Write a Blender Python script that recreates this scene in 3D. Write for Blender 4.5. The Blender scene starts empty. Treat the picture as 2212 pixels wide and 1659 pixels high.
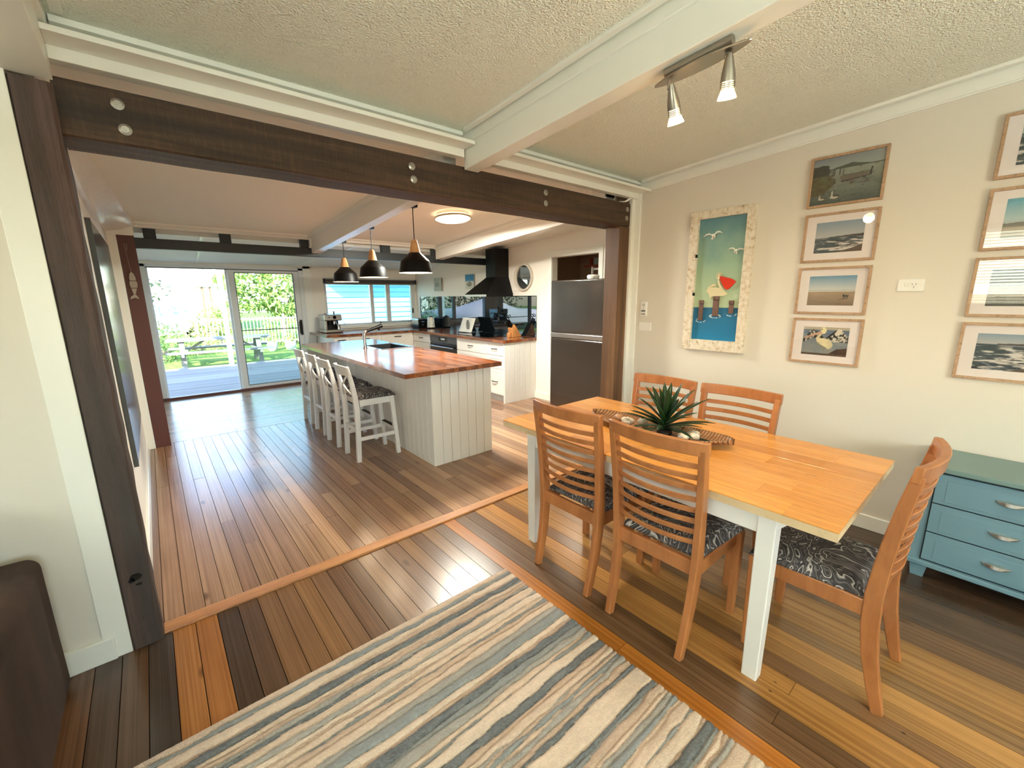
import bpy, math, random
import numpy as np
from mathutils import Vector, Matrix
random.seed(7); RNG = np.random.default_rng(7)
S = bpy.context.scene
COL = S.collection

# ------------------------------------------------------------------ camera
YAW, PITCH, ROLL = math.radians(40.169), math.radians(11.749), math.radians(-0.4927)
fw = Vector((math.sin(YAW)*math.cos(PITCH), math.cos(YAW)*math.cos(PITCH), -math.sin(PITCH)))
rt = Vector((math.cos(YAW), -math.sin(YAW), 0)); up = rt.cross(fw)
r2 = rt*math.cos(ROLL)+up*math.sin(ROLL); u2 = up*math.cos(ROLL)-rt*math.sin(ROLL)
cam = bpy.data.objects.new('camera', bpy.data.cameras.new('camera')); COL.objects.link(cam)
cam.matrix_world = Matrix(((r2.x, u2.x, -fw.x, 0), (r2.y, u2.y, -fw.y, 0), (r2.z, u2.z, -fw.z, 1.5), (0, 0, 0, 1)))
cam.data.sensor_fit = 'HORIZONTAL'; cam.data.sensor_width = 36; cam.data.lens = 36*915.94/2212
cam.data.clip_start = .02; cam.data.clip_end = 300
S.camera = cam

# ------------------------------------------------------------------ world, sun, window daylight, added ceiling fill, exposure
W = bpy.data.worlds.new('world'); S.world = W; W.use_nodes = True
nt = W.node_tree; nt.nodes.clear()
sk = nt.nodes.new('ShaderNodeTexSky'); sk.sky_type = 'NISHITA'; sk.sun_disc = False
SUN = Vector((.55, .66, -.47)).normalized()
sk.sun_elevation = math.asin(-SUN.z); sk.sun_rotation = math.atan2(-SUN.x, -SUN.y)
sk.air_density = 1.0; sk.dust_density = .7; sk.ozone_density = 2.5
bg = nt.nodes.new('ShaderNodeBackground'); bg.inputs[1].default_value = 1.45
ow = nt.nodes.new('ShaderNodeOutputWorld'); nt.links.new(sk.outputs[0], bg.inputs[0]); nt.links.new(bg.outputs[0], ow.inputs[0])

def light(name, kind, loc, energy, color, target=None, **kw):
    d = bpy.data.lights.new(name, kind); d.energy = energy; d.color = color
    for k, v in kw.items(): setattr(d, k, v)
    o = bpy.data.objects.new(name, d); COL.objects.link(o); o.location = loc
    if target is not None:
        o.rotation_euler = (Vector(target)-Vector(loc)).to_track_quat('-Z', 'Y').to_euler()
    return o
light('sun', 'SUN', (0, 0, 20), 24, (1, .95, .88), SUN*10+Vector((0, 0, 20)), angle=.01)
DAY = (.94, 1.0, .97)
light('daylight_left_window', 'AREA', (-3.86, -.15, 1.87), 60, DAY, (-2, -.15, 4.0), shape='RECTANGLE', size=2.1, size_y=1.25)
light('daylight_back_window', 'AREA', (.3, -3.06, 1.55), 10, DAY, (.3, -2.2, 3.4), shape='RECTANGLE', size=2.8, size_y=1.3)
light('ceiling_fill_back', 'AREA', (.3, -6.9, -.25), 5600, (.92, 1, .88), (.3, -6.9, 5), shape='RECTANGLE', size=7, size_y=5)  # added fill lamp on the ground outside, brightens the living room ceiling
light('ceiling_fill_left', 'AREA', (-7.3, -.15, -.25), 5000, (.92, 1, .88), (-7.3, -.15, 5), shape='RECTANGLE', size=5, size_y=6)  # second added fill lamp, sends light up through the left window
for nm, loc, tg, sx, sy in (('door_sky_portal', (1.05, 8.3, 1.0), (1.05, 0, 1.0), 2.1, 2.0), ('window_sky_portal', (3.35, 8.3, 1.41), (3.35, 0, 1.41), 1.8, .87)):
    light(nm, 'AREA', loc, 1, (1, 1, 1), tg, shape='RECTANGLE', size=sx, size_y=sy).data.cycles.is_portal = True
S.view_settings.view_transform = 'Standard'; S.view_settings.look = 'None'
S.view_settings.gamma = 1; S.view_settings.use_curve_mapping = False
S.view_settings.exposure = 0.0
S.cycles.max_bounces = 8; S.cycles.diffuse_bounces = 5; S.cycles.glossy_bounces = 4; S.cycles.transparent_max_bounces = 12

# ------------------------------------------------------------------ helpers: names, meshes
def CZ(y): return 2.586-.0692*y                 # underside of the raked ceiling
def tag(o, label=None, cat=None, group=None, kind=None):
    if label: o['label'] = label
    if cat: o['category'] = cat
    if group: o['group'] = group
    if kind: o['kind'] = kind
    return o
def root(name, label, cat, loc=(0, 0, 0), rz=0, group=None, kind=None):
    o = bpy.data.objects.new(name, None); COL.objects.link(o); o.location = loc; o.rotation_euler = (0, 0, rz)
    o.empty_display_size = .05
    return tag(o, label, cat, group, kind)
def dup(r, loc, rz=0, label=None, group=None):
    def cp(o, par):
        c = o.copy(); COL.objects.link(c); c.parent = par
        for ch in list(o.children): cp(ch, c)
        return c
    n = cp(r, None); n.location = loc; n.rotation_euler = (0, 0, rz)
    if label: n['label'] = label
    if group: n['group'] = group
    return n
def V(a): return np.asarray(a, float)
class MB:
    def __init__(s, off=(0, 0, 0)): s.v = []; s.f = []; s.c = []; s.off = V(off)
    def add(s, vs, fs, col=None):
        b = len(s.v); s.v += [tuple(V(p)-s.off) for p in vs]; s.f += [tuple(i+b for i in f) for f in fs]
        if col is not None: s.c += [col]*len(vs)
        return s
    def box(s, x0, x1, y0, y1, z0, z1):
        return s.add([(x, y, z) for z in (z0, z1) for y in (y0, y1) for x in (x0, x1)],
                     [(0, 2, 3, 1), (4, 5, 7, 6), (0, 1, 5, 4), (2, 6, 7, 3), (0, 4, 6, 2), (1, 3, 7, 5)])
    def loft(s, rings, cap=True):
        n = len(rings[0]); vs = [p for r in rings for p in r]; fs = []
        for i in range(len(rings)-1):
            for j in range(n): fs.append((i*n+j, i*n+(j+1) % n, (i+1)*n+(j+1) % n, (i+1)*n+j))
        if cap: fs += [tuple(range(n))[::-1], tuple(range((len(rings)-1)*n, len(rings)*n))]
        return s.add(vs, fs)
    def bar(s, p, q, w, h, upv=(0, 0, 1), w2=None, h2=None):
        p, q = V(p), V(q); d = (q-p)/np.linalg.norm(q-p); u = V(upv); a = np.cross(d, u); a /= np.linalg.norm(a); u = np.cross(a, d)
        w2 = w2 or w; h2 = h2 or h
        R = lambda c, w, h: [c-a*w/2-u*h/2, c+a*w/2-u*h/2, c+a*w/2+u*h/2, c-a*w/2+u*h/2]
        return s.loft([R(p, w, h), R(q, w2, h2)])
    def sweep(s, pts, w, h, side):      # rectangular section w along `side`, h across, through pts
        pts = [V(p) for p in pts]; a = V(side); rings = []
        for i, p in enumerate(pts):
            d = pts[min(i+1, len(pts)-1)]-pts[max(i-1, 0)]; d /= np.linalg.norm(d)
            u = np.cross(a, d); u /= np.linalg.norm(u)
            ww = w[i] if isinstance(w, (list, tuple)) else w; hh = h[i] if isinstance(h, (list, tuple)) else h
            rings.append([p-a*ww/2-u*hh/2, p+a*ww/2-u*hh/2, p+a*ww/2+u*hh/2, p-a*ww/2+u*hh/2])
        return s.loft(rings)
    def tube(s, pts, r, n=10):
        pts = [V(p) for p in pts]; rings = []; u = None
        for i, p in enumerate(pts):
            d = pts[min(i+1, len(pts)-1)]-pts[max(i-1, 0)]; d /= np.linalg.norm(d)
            if u is None:
                u = np.cross(d, (0, 0, 1)) if abs(d[2]) < .9 else np.cross(d, (1, 0, 0))
            u = u-d*(u@d); u /= np.linalg.norm(u); w = np.cross(d, u); rr = r[i] if isinstance(r, (list, tuple)) else r
            rings.append([p+rr*(u*math.cos(t)+w*math.sin(t)) for t in np.linspace(0, 2*math.pi, n, False)])
        return s.loft(rings)
    def lathe(s, prof, c=(0, 0, 0), n=28, axis=(0, 0, 1), cap=True):
        c = V(c); k = V(axis)/np.linalg.norm(axis); u = np.cross(k, (1, 0, 0) if abs(k[0]) < .8 else (0, 1, 0)); u /= np.linalg.norm(u); w = np.cross(k, u)
        rings = [[c+k*z+max(r, 1e-4)*(u*math.cos(t)+w*math.sin(t)) for t in np.linspace(0, 2*math.pi, n, False)] for r, z in prof]
        return s.loft(rings, cap)
    def prism(s, poly, lo, hi, m):      # m(u,v,d) -> xyz
        n = len(poly); vs = [m(u, v, lo) for u, v in poly]+[m(u, v, hi) for u, v in poly]
        fs = [tuple(range(n)), tuple(range(2*n-1, n-1, -1))]+[(j, j+n, (j+1) % n+n, (j+1) % n) for j in range(n)]
        return s.add(vs, fs)
    def frame(s, u0, u1, v0, v1, w, lo, hi, m):   # rectangular ring, mitred
        O = [(u0, v0), (u1, v0), (u1, v1), (u0, v1)]; I = [(u0+w, v0+w), (u1-w, v0+w), (u1-w, v1-w), (u0+w, v1-w)]
        for j in range(4):
            k = (j+1) % 4; s.prism([O[j], O[k], I[k], I[j]], lo, hi, m)
        return s
    def mesh(s, name, mat, smooth=False):
        me = bpy.data.meshes.new(name); me.from_pydata(s.v, [], s.f); me.validate()
        if s.c and len(s.c) == len(s.v):
            at = me.attributes.new('Col', 'FLOAT_COLOR', 'POINT'); at.data.foreach_set('color', np.array([(*c[:3], 1) for c in s.c], 'f').ravel())
        import bmesh
        bm = bmesh.new(); bm.from_mesh(me); bmesh.ops.recalc_face_normals(bm, faces=bm.faces); bm.to_mesh(me); bm.free()
        if mat is not None: me.materials.append(mat)
        if smooth:
            me.polygons.foreach_set('use_smooth', [True]*len(me.polygons))
        return me
    def part(s, name, mat, parent=None, smooth=False, bevel=0, seg=2, sub=0, auto=None, kind=None):
        o = bpy.data.objects.new(name, s.mesh(name, mat, smooth)); COL.objects.link(o); o.parent = parent
        if bevel:
            m = o.modifiers.new('bevel', 'BEVEL'); m.width = bevel; m.segments = seg; m.limit_method = 'ANGLE'; m.angle_limit = math.radians(35)
        if sub:
            m = o.modifiers.new('sub', 'SUBSURF'); m.levels = sub; m.render_levels = sub
        if auto:
            o.data.polygons.foreach_set('use_smooth', [True]*len(o.data.polygons))
            try: o.data.set_sharp_from_angle(angle=math.radians(auto))
            except Exception: pass
        if kind: o['kind'] = kind
        return o
    def one(s, name, mat, label, cat, group=None, kind=None, **kw):     # a thing that is one mesh, origin at its base centre
        a = np.array(s.v); c = V(((a[:, 0].min()+a[:, 0].max())/2, (a[:, 1].min()+a[:, 1].max())/2, a[:, 2].min()))
        s.v = [tuple(V(p)-c) for p in s.v]
        o = s.part(name, mat, None, **kw); o.location = c+s.off
        return tag(o, label, cat, group, kind)
def X_(x):    # u->y, v->z, d->x
    return lambda u, v, d: (x+d, u, v)
def Y_(y): return lambda u, v, d: (u, y+d, v)
def Z_(z): return lambda u, v, d: (u, v, z+d)

# ------------------------------------------------------------------ materials
def lin(h):
    h = h.lstrip('#'); c = [int(h[i:i+2], 16)/255 for i in (0, 2, 4)]
    return tuple(x/12.92 if x <= .04045 else ((x+.055)/1.055)**2.4 for x in c)+(1,)
class Mat:
    def __init__(s, name):
        s.m = bpy.data.materials.new(name); s.m.use_nodes = True; s.t = s.m.node_tree; s.t.nodes.clear()
        s.o = s.n('ShaderNodeOutputMaterial'); s.b = s.n('ShaderNodeBsdfPrincipled'); s.l(s.b.outputs[0], s.o.inputs[0])
    def n(s, t, **kw):
        x = s.t.nodes.new(t)
        for k, v in kw.items(): setattr(x, k, v)
        return x
    def l(s, a, b): s.t.links.new(a, b)
    def set(s, **kw):
        for k, v in kw.items():
            i = s.b.inputs[k.replace('_', ' ')]
            if hasattr(v, 'links') or isinstance(v, bpy.types.NodeSocket): s.l(v, i)
            else: i.default_value = v
        return s
    def coord(s, kind='Object', scale=(1, 1, 1), rnd=0):
        tc = s.n('ShaderNodeTexCoord'); mp = s.n('ShaderNodeMapping'); mp.inputs['Scale'].default_value = scale
        if kind == 'World': src = s.n('ShaderNodeNewGeometry').outputs['Position']
        else: src = tc.outputs[kind]
        if rnd:
            oi = s.n('ShaderNodeObjectInfo'); mu = s.n('ShaderNodeMath', operation='MULTIPLY'); mu.inputs[1].default_value = rnd
            s.l(oi.outputs['Random'], mu.inputs[0]); ad = s.n('ShaderNodeVectorMath', operation='ADD'); s.l(src, ad.inputs[0]); s.l(mu.outputs[0], ad.inputs[1]); src = ad.outputs[0]
        s.l(src, mp.inputs[0]); return mp.outputs[0]
    def noise(s, co, scale=5, detail=3, rough=.55, dist=0):
        x = s.n('ShaderNodeTexNoise'); x.inputs['Scale'].default_value = scale; x.inputs['Detail'].default_value = detail
        x.inputs['Roughness'].default_value = rough; x.inputs['Distortion'].default_value = dist; s.l(co, x.inputs['Vector']); return x.outputs[0]
    def ramp(s, fac, stops, interp='LINEAR'):
        x = s.n('ShaderNodeValToRGB'); x.color_ramp.interpolation = interp; e = x.color_ramp.elements
        while len(e) < len(stops): e.new(.5)
        for el, (p, c) in zip(e, stops): el.position = p; el.color = c if not isinstance(c, str) else lin(c)
        s.l(fac, x.inputs[0]); return x.outputs[0]
    def mix(s, a, b, fac, mode='MIX'):
        x = s.n('ShaderNodeMix', data_type='RGBA', blend_type=mode)
        for k, v in ((0, fac), (6, a), (7, b)):
            if isinstance(v, bpy.types.NodeSocket): s.l(v, x.inputs[k])
            else: x.inputs[k].default_value = v if not isinstance(v, str) else lin(v)
        return x.outputs[2]
    def math(s, op, a, b=0):
        x = s.n('ShaderNodeMath', operation=op)
        for i, v in enumerate((a, b)):
            if isinstance(v, bpy.types.NodeSocket): s.l(v, x.inputs[i])
            else: x.inputs[i].default_value = v
        return x.outputs[0]
    def bump(s, h, strength=.2, dist=.01):
        x = s.n('ShaderNodeBump'); x.inputs['Strength'].default_value = strength; x.inputs['Distance'].default_value = dist
        s.l(h, x.inputs['Height']); s.l(x.outputs[0], s.b.inputs['Normal']); return s
def plain(name, col, rough=.5, metal=0, spec=.5, bump=None, **kw):
    M = Mat(name); M.set(Base_Color=lin(col) if isinstance(col, str) else col, Roughness=rough, Metallic=metal)
    M.b.inputs['Specular IOR Level'].default_value = spec
    for k, v in kw.items(): M.b.inputs[k.replace('_', ' ')].default_value = v
    if bump:
        co = M.coord('World'); M.bump(M.noise(co, bump[0], 3), bump[1], bump[2])
    return M.m
def glow(name, col, strength):
    M = Mat(name); M.set(Base_Color=lin(col), Emission_Color=lin(col), Emission_Strength=strength); return M.m
def wood(name, c0, c1, rough=.35, scale=(40, 1.6, 40), kind='Object', dark=None, coat=0, rnd=30, gs=1.0, bumps=.08, knots=0, vary=0, fine=.35, saw=0):
    M = Mat(name); co = M.coord(kind, scale, rnd); g = M.noise(co, gs, 5, .6, .6)
    c = M.ramp(g, [(.3, c0), (.7, c1)])
    co2 = M.coord(kind, tuple(v*4 for v in scale), rnd); f = M.noise(co2, gs*2, 3)
    c = M.mix(c, (.0, .0, .0, 1), M.ramp(f, [(.30, (fine,)*3+(1,)), (.48, (0, 0, 0, 1))]), 'MIX')
    if knots:
        vo = M.n('ShaderNodeTexVoronoi'); vo.inputs['Scale'].default_value = 1; M.l(M.coord(kind, tuple(max(v*knots, .1) for v in (7, 2.2, 7)), rnd), vo.inputs['Vector'])
        c = M.mix(c, (.03, .015, .006, 1), M.ramp(vo.outputs['Distance'], [(.02, (.7,)*3+(1,)), (.07, (0, 0, 0, 1))]))
    if dark:
        d = M.noise(M.coord(kind, tuple(v*.12 for v in scale), rnd), gs*1.3, 3); c = M.mix(c, dark, M.ramp(d, [(.42, (0, 0, 0, 1)), (.62, (.85,)*3+(1,))]))
    if vary:
        oi = M.n('ShaderNodeObjectInfo'); c = M.mix(c, M.mix(c, (.70, .60, .50, 1), 1.0, 'MULTIPLY'), M.math('MULTIPLY', oi.outputs['Random'], vary))
    M.set(Base_Color=c, Roughness=rough); M.b.inputs['Coat Weight'].default_value = coat; M.b.inputs['Coat Roughness'].default_value = .12
    if saw:
        q = M.noise(M.coord(kind, (150, 5, 12), rnd), 1, 3, .6, .3); f = M.math('ADD', f, M.math('MULTIPLY', q, 1.4))
        c = M.mix(c, M.mix(c, (1.9, 1.8, 1.6, 1), 1.0, 'MULTIPLY'), M.ramp(q, [(.5, (0, 0, 0, 1)), (.72, (saw,)*3+(1,))])); M.set(Base_Color=c)
    M.bump(f, bumps, .004); return M.m
def board_mat(name, axis, rough=.26, coat=.25):     # tone of each board = object colour, grain along axis
    M = Mat(name); sc = (110, .9, 110) if axis == 'y' else (.9, 110, 110)
    oi = M.n('ShaderNodeObjectInfo'); base = oi.outputs['Color']
    g = M.noise(M.coord('World', sc, 40), 1, 1.5, .5, .4)
    c = M.mix(base, M.mix(base, (.32, .26, .22, 1), 1.0, 'MULTIPLY'), M.ramp(g, [(.28, (.5,)*3+(1,)), (.65, (0, 0, 0, 1))]))
    b = M.noise(M.coord('World', (3, 1.1, 3) if axis == 'y' else (1.1, 3, 3), 40), 1.6, 3)
    c = M.mix(c, M.mix(c, (.62, .5, .40, 1), 1.0, 'MULTIPLY'), M.ramp(b, [(.45, (0, 0, 0, 1)), (.8, (.4,)*3+(1,))]))
    vo = M.n('ShaderNodeTexVoronoi'); vo.inputs['Scale'].default_value = 1
    M.l(M.coord('World', (10, 5, 10), 40), vo.inputs['Vector'])
    kn = M.n('ShaderNodeTexVoronoi'); kn.inputs['Scale'].default_value = 1; M.l(M.coord('World', (4.5, 1.6, 4.5) if axis == 'y' else (1.6, 4.5, 4.5), 40), kn.inputs['Vector'])
    c = M.mix(c, M.mix(c, (.18, .11, .07, 1), 1.0, 'MULTIPLY'), M.ramp(kn.outputs['Distance'], [(.03, (.7,)*3+(1,)), (.085, (0, 0, 0, 1))]))
    c = M.mix(c, (.012, .007, .004, 1), M.ramp(vo.outputs['Distance'], [(.018, (.9,)*3+(1,)), (.045, (0, 0, 0, 1))]))
    M.set(Base_Color=c, Roughness=rough); M.b.inputs['Coat Weight'].default_value = coat; M.b.inputs['Coat Roughness'].default_value = .2
    return M.m
def glass(name, tint=(1, 1, 1, 1), ior=1.45):
    M = Mat(name); M.t.nodes.remove(M.b)
    tr = M.n('ShaderNodeBsdfTransparent'); tr.inputs[0].default_value = tint
    gl = M.n('ShaderNodeBsdfGlossy'); gl.inputs['Roughness'].default_value = .0
    ge = M.n('ShaderNodeNewGeometry'); dt = M.n('ShaderNodeVectorMath', operation='DOT_PRODUCT'); M.l(ge.outputs['Normal'], dt.inputs[0]); M.l(ge.outputs['Incoming'], dt.inputs[1])
    f0 = ((ior-1)/(ior+1))**2; p = M.math('POWER', M.math('SUBTRACT', 1.0, M.math('ABSOLUTE', dt.outputs['Value'])), 5.0); fac = M.math('ADD', M.math('MULTIPLY', p, 1-f0), f0)
    mx = M.n('ShaderNodeMixShader'); M.l(fac, mx.inputs[0]); M.l(tr.outputs[0], mx.inputs[1]); M.l(gl.outputs[0], mx.inputs[2]); M.l(mx.outputs[0], M.o.inputs[0]); return M.m
def attr_mat(name, rough=.6, bump=None, coat=0):
    M = Mat(name); a = M.n('ShaderNodeAttribute'); a.attribute_name = 'Col'; M.set(Base_Color=a.outputs['Color'], Roughness=rough)
    if bump: M.bump(M.noise(M.coord('World'), bump[0], 2), bump[1], bump[2])
    return M.m

m_wall = plain('wall_paint', '#ded6c9', .55, bump=(60, .05, .003)); m_wallk = plain('kitchen_wall_paint', '#f3ede2', .5, bump=(60, .05, .003))
m_ceil = Mat('textured_ceiling'); _n = m_ceil.noise(m_ceil.coord('World'), 120, 2)
m_ceil.set(Base_Color=lin('#f2f2e3'), Roughness=.8).bump(_n, 1.0, .014); m_ceil = m_ceil.m
m_ceilk = plain('smooth_ceiling', '#f4f5ea', .6, bump=(40, .06, .004))
m_trim = plain('white_gloss_paint', '#f0efe6', .32, bump=(30, .04, .003))
m_log = plain('white_painted_log', '#ece9e2', .3, bump=(16, .5, .012))
m_cab = plain('cabinet_white', '#f1ece2', .38)
m_vj = plain('panel_white', '#eae8e2', .4)
m_black = plain('matt_black', '#060606', .45, spec=.25); m_blackg = plain('black_gloss', '#050506', .12)
m_char = plain('charcoal_paint', '#22292d', .45)
m_chrome = plain('chrome', '#c9c9c9', .14, 1); m_nickel = plain('brushed_nickel', '#a9a399', .33, 1); m_steel = plain('stainless', '#b4b2ac', .3, 1)
m_satin = plain('satin_nickel', '#d8d5cf', .36, 1)
m_red = plain('oxblood_paint', '#5b332c', .5, bump=(40, .15, .004))
m_beam = wood('reclaimed_hardwood', '#33251a', '#5c4431', .62, (1.4, 30, 30), 'World', dark='#201812', rnd=0, bumps=.6, saw=.6)
m_postL = wood('rough_post', '#47352d', '#65504a', .75, (26, 26, 1.5), 'World', dark='#3b3531', rnd=0, bumps=.5)
m_postR = wood('pale_post', '#76522f', '#9c7046', .55, (26, 26, 1.5), 'World', dark='#4a3120', rnd=0, bumps=.3)
m_bk = board_mat('kitchen_floor_wood', 'y', .24); m_bl = board_mat('living_floor_wood', 'y', .25, .15); m_be = board_mat('extension_floor_wood', 'x', .25)
m_thr = wood('threshold_wood', '#a56a3c', '#c58a55', .35, (2, 40, 40), 'World', rnd=0)
m_sub = plain('subfloor_dark', '#150d08', .9)
m_chair = wood('cherry_stained_beech', '#9a5e34', '#b67746', .33, (14, 14, 3), 'Object', rnd=9, coat=.2, bumps=.01, fine=.08)
m_pine = wood('pine_top', '#dd9440', '#efb062', .3, (45, 1.5, 45), 'Object', rnd=25, coat=.3, bumps=.02, vary=1.0, knots=.9)
m_pinec = wood('pine_edge', '#cdb189', '#dec7a2', .5, (3, 3, 3), 'Object', rnd=3, fine=.15)
m_bench = Mat('laminated_hardwood_top')
_c = m_bench.coord('World', (1, 1, 1)); _sp = m_bench.n('ShaderNodeSeparateXYZ'); m_bench.l(_c, _sp.inputs[0])
def strips(M, sx, sy, w, L, cols):
    row = M.math('FLOOR', M.math('DIVIDE', sx, w)); wn = M.n('ShaderNodeTexWhiteNoise', noise_dimensions='1D'); M.l(row, wn.inputs['W'])
    sh = M.math('FLOOR', M.math('ADD', M.math('DIVIDE', sy, L), M.math('MULTIPLY', wn.outputs[0], 7.3)))
    cb = M.n('ShaderNodeCombineXYZ'); M.l(row, cb.inputs[0]); M.l(sh, cb.inputs[1])
    w2 = M.n('ShaderNodeTexWhiteNoise', noise_dimensions='2D'); M.l(cb.outputs[0], w2.inputs['Vector'])
    return M.ramp(w2.outputs[0], cols)
_s = strips(m_bench, _sp.outputs[0], _sp.outputs[1], .042, .55, [(0, '#6a381e'), (.5, '#874c2b'), (1, '#a06038')])
_g = m_bench.noise(m_bench.coord('World', (50, 3, 50)), 1, 4); _s = m_bench.mix(_s, '#57290f', m_bench.ramp(_g, [(.35, (.7,)*3+(1,)), (.55, (0, 0, 0, 1))]))
m_bench.set(Base_Color=_s, Roughness=.2); m_bench.b.inputs['Coat Weight'].default_value = .5; m_bench.b.inputs['Coat Roughness'].default_value = .12; m_bench = m_bench.m
m_fab = Mat('swirl_fabric'); _c = m_fab.coord('Object', (1, 1, 1), 5)
_n = m_fab.noise(_c, 4.2, 2.0, .5, 2.4); _w = m_fab.math('FRACT', m_fab.math('MULTIPLY', _n, 8.5))
_col = m_fab.ramp(_w, [(0, '#2f2b2c'), (.25, '#413c3d'), (.40, '#77716f'), (.48, '#353132'), (.72, '#4a4546'), (.82, '#a59f9a'), (.90, '#d0cac3'), (.96, '#7d7876'), (1, '#2f2b2c')])
m_fab.set(Base_Color=_col, Roughness=.75).bump(m_fab.noise(_c, 30, 2), .1, .004); m_fab = m_fab.m
m_tabw = plain('table_white', '#eeeeea', .35)
m_stool = plain('stool_white', '#e9e7e3', .36)
m_blue = plain('duck_egg_blue_paint', '#698a9a', .42, bump=(50, .04, .003)); m_bluet = plain('chest_top_blue', '#6d8785', .4)
m_oak = wood('light_oak_frame', '#ab8867', '#bd9b7c', .5, (8, 8, 8), 'Object', rnd=5, bumps=.02)
m_mount = plain('mount_card', '#e9dfdc', .8); m_print = attr_mat('print', .55); m_glass = glass('picture_glass', (1, 1, 1, 1), 1.5)
m_pane = glass('clear_pane', (.98, .99, .99, 1), 1.3); m_tint = glass('tinted_pane', (.74, .88, .86, 1), 1.4); m_tintd = glass('screen_pane', (.84, .89, .86, 1), 1.35)
m_peel = Mat('peeling_paint'); _n = m_peel.noise(m_peel.coord('World', (1, 1, 1)), 30, 5, .7)
m_peel.set(Base_Color=m_peel.ramp(_n, [(.30, '#8a6c50'), (.37, '#c8b498'), (.48, '#dccfba'), (.62, '#e6ddcd')]), Roughness=.7).bump(_n, .3, .006); m_peel = m_peel.m
m_alu = plain('white_aluminium', '#dcdfde', .35); m_alud = plain('dark_seal', '#2b2d2e', .5)
m_suede = Mat('brown_suede'); _n = m_suede.noise(m_suede.coord('Object', (1, 1, .35)), 5, 4)
m_suede.set(Base_Color=m_suede.ramp(_n, [(.3, '#2c1d17'), (.7, '#4a352a')]), Roughness=.9).bump(m_suede.noise(m_suede.coord('Object'), 300, 2), .3, .003); m_suede = m_suede.m
m_splash = plain('smoked_glass', '#10161a', .02, spec=.5); m_splash.node_tree.nodes['Principled BSDF'].inputs['IOR'].default_value = 1.75
m_plastic = plain('white_plastic', '#eeebe4', .4)
m_fridge = plain('black_steel', '#66615c', .2, .9)
m_leaf = plain('spiky_leaf', '#1e3d1d', .35); m_shell = plain('seashell', '#e4d6c2', .55, bump=(40, .6, .01)); m_shell2 = plain('seashell_brown', '#b58a67', .55, bump=(60, .6, .01))
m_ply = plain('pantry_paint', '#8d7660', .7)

# ------------------------------------------------------------------ THE SETTING
def struct(name, mb, mat, label, cat, **kw): return mb.one(name, mat, label, cat, kind='structure', **kw)
# floors: dark sub floor with single boards
_bc = {}
def board(parent, x0, x1, y0, y1, mat, tone, top=0.0):
    w, l = round(x1-x0, 4), round(y1-y0, 3); k = (w, l, mat.name)
    if k not in _bc:
        g = .0014; _bc[k] = MB().box(-w/2+g, w/2-g, -l/2+g*.6, l/2-g*.6, -.018, 0).mesh('floor_board', mat)
    o = bpy.data.objects.new('floor_board', _bc[k]); COL.objects.link(o); o.parent = parent
    o.location = V(((x0+x1)/2, (y0+y1)/2, top+random.uniform(-.0007, .0005)))-V(parent.location)
    o.rotation_euler = (0, random.uniform(-.004, .004) if l > w else 0, 0); o.color = tone
    return o
def tone(cols):
    c = lin(random.choice(cols)); k = random.uniform(.85, 1.15); return (c[0]*k, c[1]*k, c[2]*k, 1)
LIV = ['#9a7048', '#a17648', '#8a6343', '#ab7a4a', '#bd884f', '#99704a', '#7c5e48', '#a67a4b', '#926b4a', '#836249']
fl = struct('floor', MB().box(-3.7, 3.45, -3.2, 2.38, -.06, -.019), m_sub, 'dark and honey brown timber board floor of the dining room', 'floor')
n = 0; x = -1.217
pal = {0: '#2c211b', 1: '#3a2b20', 2: '#4a3423', 3: '#3b2d24'}
while x < 3.36:
    cuts = [-1.6]+sorted(random.sample([-.9, -.3, .35, .9, 1.3], random.choice([0, 1, 1, 2])))+[2.303]
    k = round((x+.197)/.0847)
    for a, b in zip(cuts, cuts[1:]):
        t = tone(LIV)
        if x < .12 and b > 2: t = lin({0: '#6b4a33', 1: '#4d382b', 2: '#5d432f', 3: '#4a3d35', 4: '#a86e3a', 5: '#a66b38', 6: '#4a372b', 7: '#60452e', 8: '#5c4430'}.get(k+3, '#54402f'))
        elif x < 1.2 and b > 2: t = tone(['#6b4c33', '#75533a', '#5d4432', '#7c5a3c', '#84603d', '#7a5a40'])
        elif 1.26 < x < 1.36: t = lin('#b4702f')
        elif 1.36 < x: t = tone([h for lim, h in ((1.53, '#6e5139'), (1.70, '#b98349'), (1.79, '#8d6643'), (1.96, '#bd8a50'), (2.05, '#957049'), (2.3, '#b3834d'), (2.45, '#876546'), (2.75, '#6b523c'), (9, '#4b392c')) if x < lim][:1])
        board(fl, x, x+.0847, a, b, m_bl, t)
    x += .0847
flk = struct('floor', MB().box(-.25, 4.38, 2.36, 5.66, -.06, -.019), m_sub, 'narrow reddish brown timber boards of the kitchen floor', 'floor')
KIT = ['#9f7a5c', '#a88465', '#957157', '#b18a69', '#8f6c54', '#a27d62']
x = -.306
while x < 4.36:
    cuts = [2.376]+sorted(random.sample([2.9, 3.3, 3.8, 4.3, 4.7, 5.1], random.choice([1, 1, 2])))+[5.61]
    for a, b in zip(cuts, cuts[1:]): board(flk, x, x+.0808, a, b, m_bk, tone(KIT))
    x += .0808
fle = struct('floor', MB().box(-.6, 4.4, 5.6, 8.25, -.06, -.019), m_sub, 'pale boards running across the room before the sliding door', 'floor')
y = 5.615; EXT = ['#a58562', '#9c7b58', '#ad8d69', '#94744f']
while y < 8.12:
    cuts = [-.5, random.choice([.6, 1.1, 1.7, 2.2]), random.choice([2.9, 3.4]), 4.35]
    for a, b in zip(cuts, cuts[1:]): board(fle, a, b, y, min(y+.0905, 8.12), m_be, tone(EXT))
    y += .0905
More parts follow.
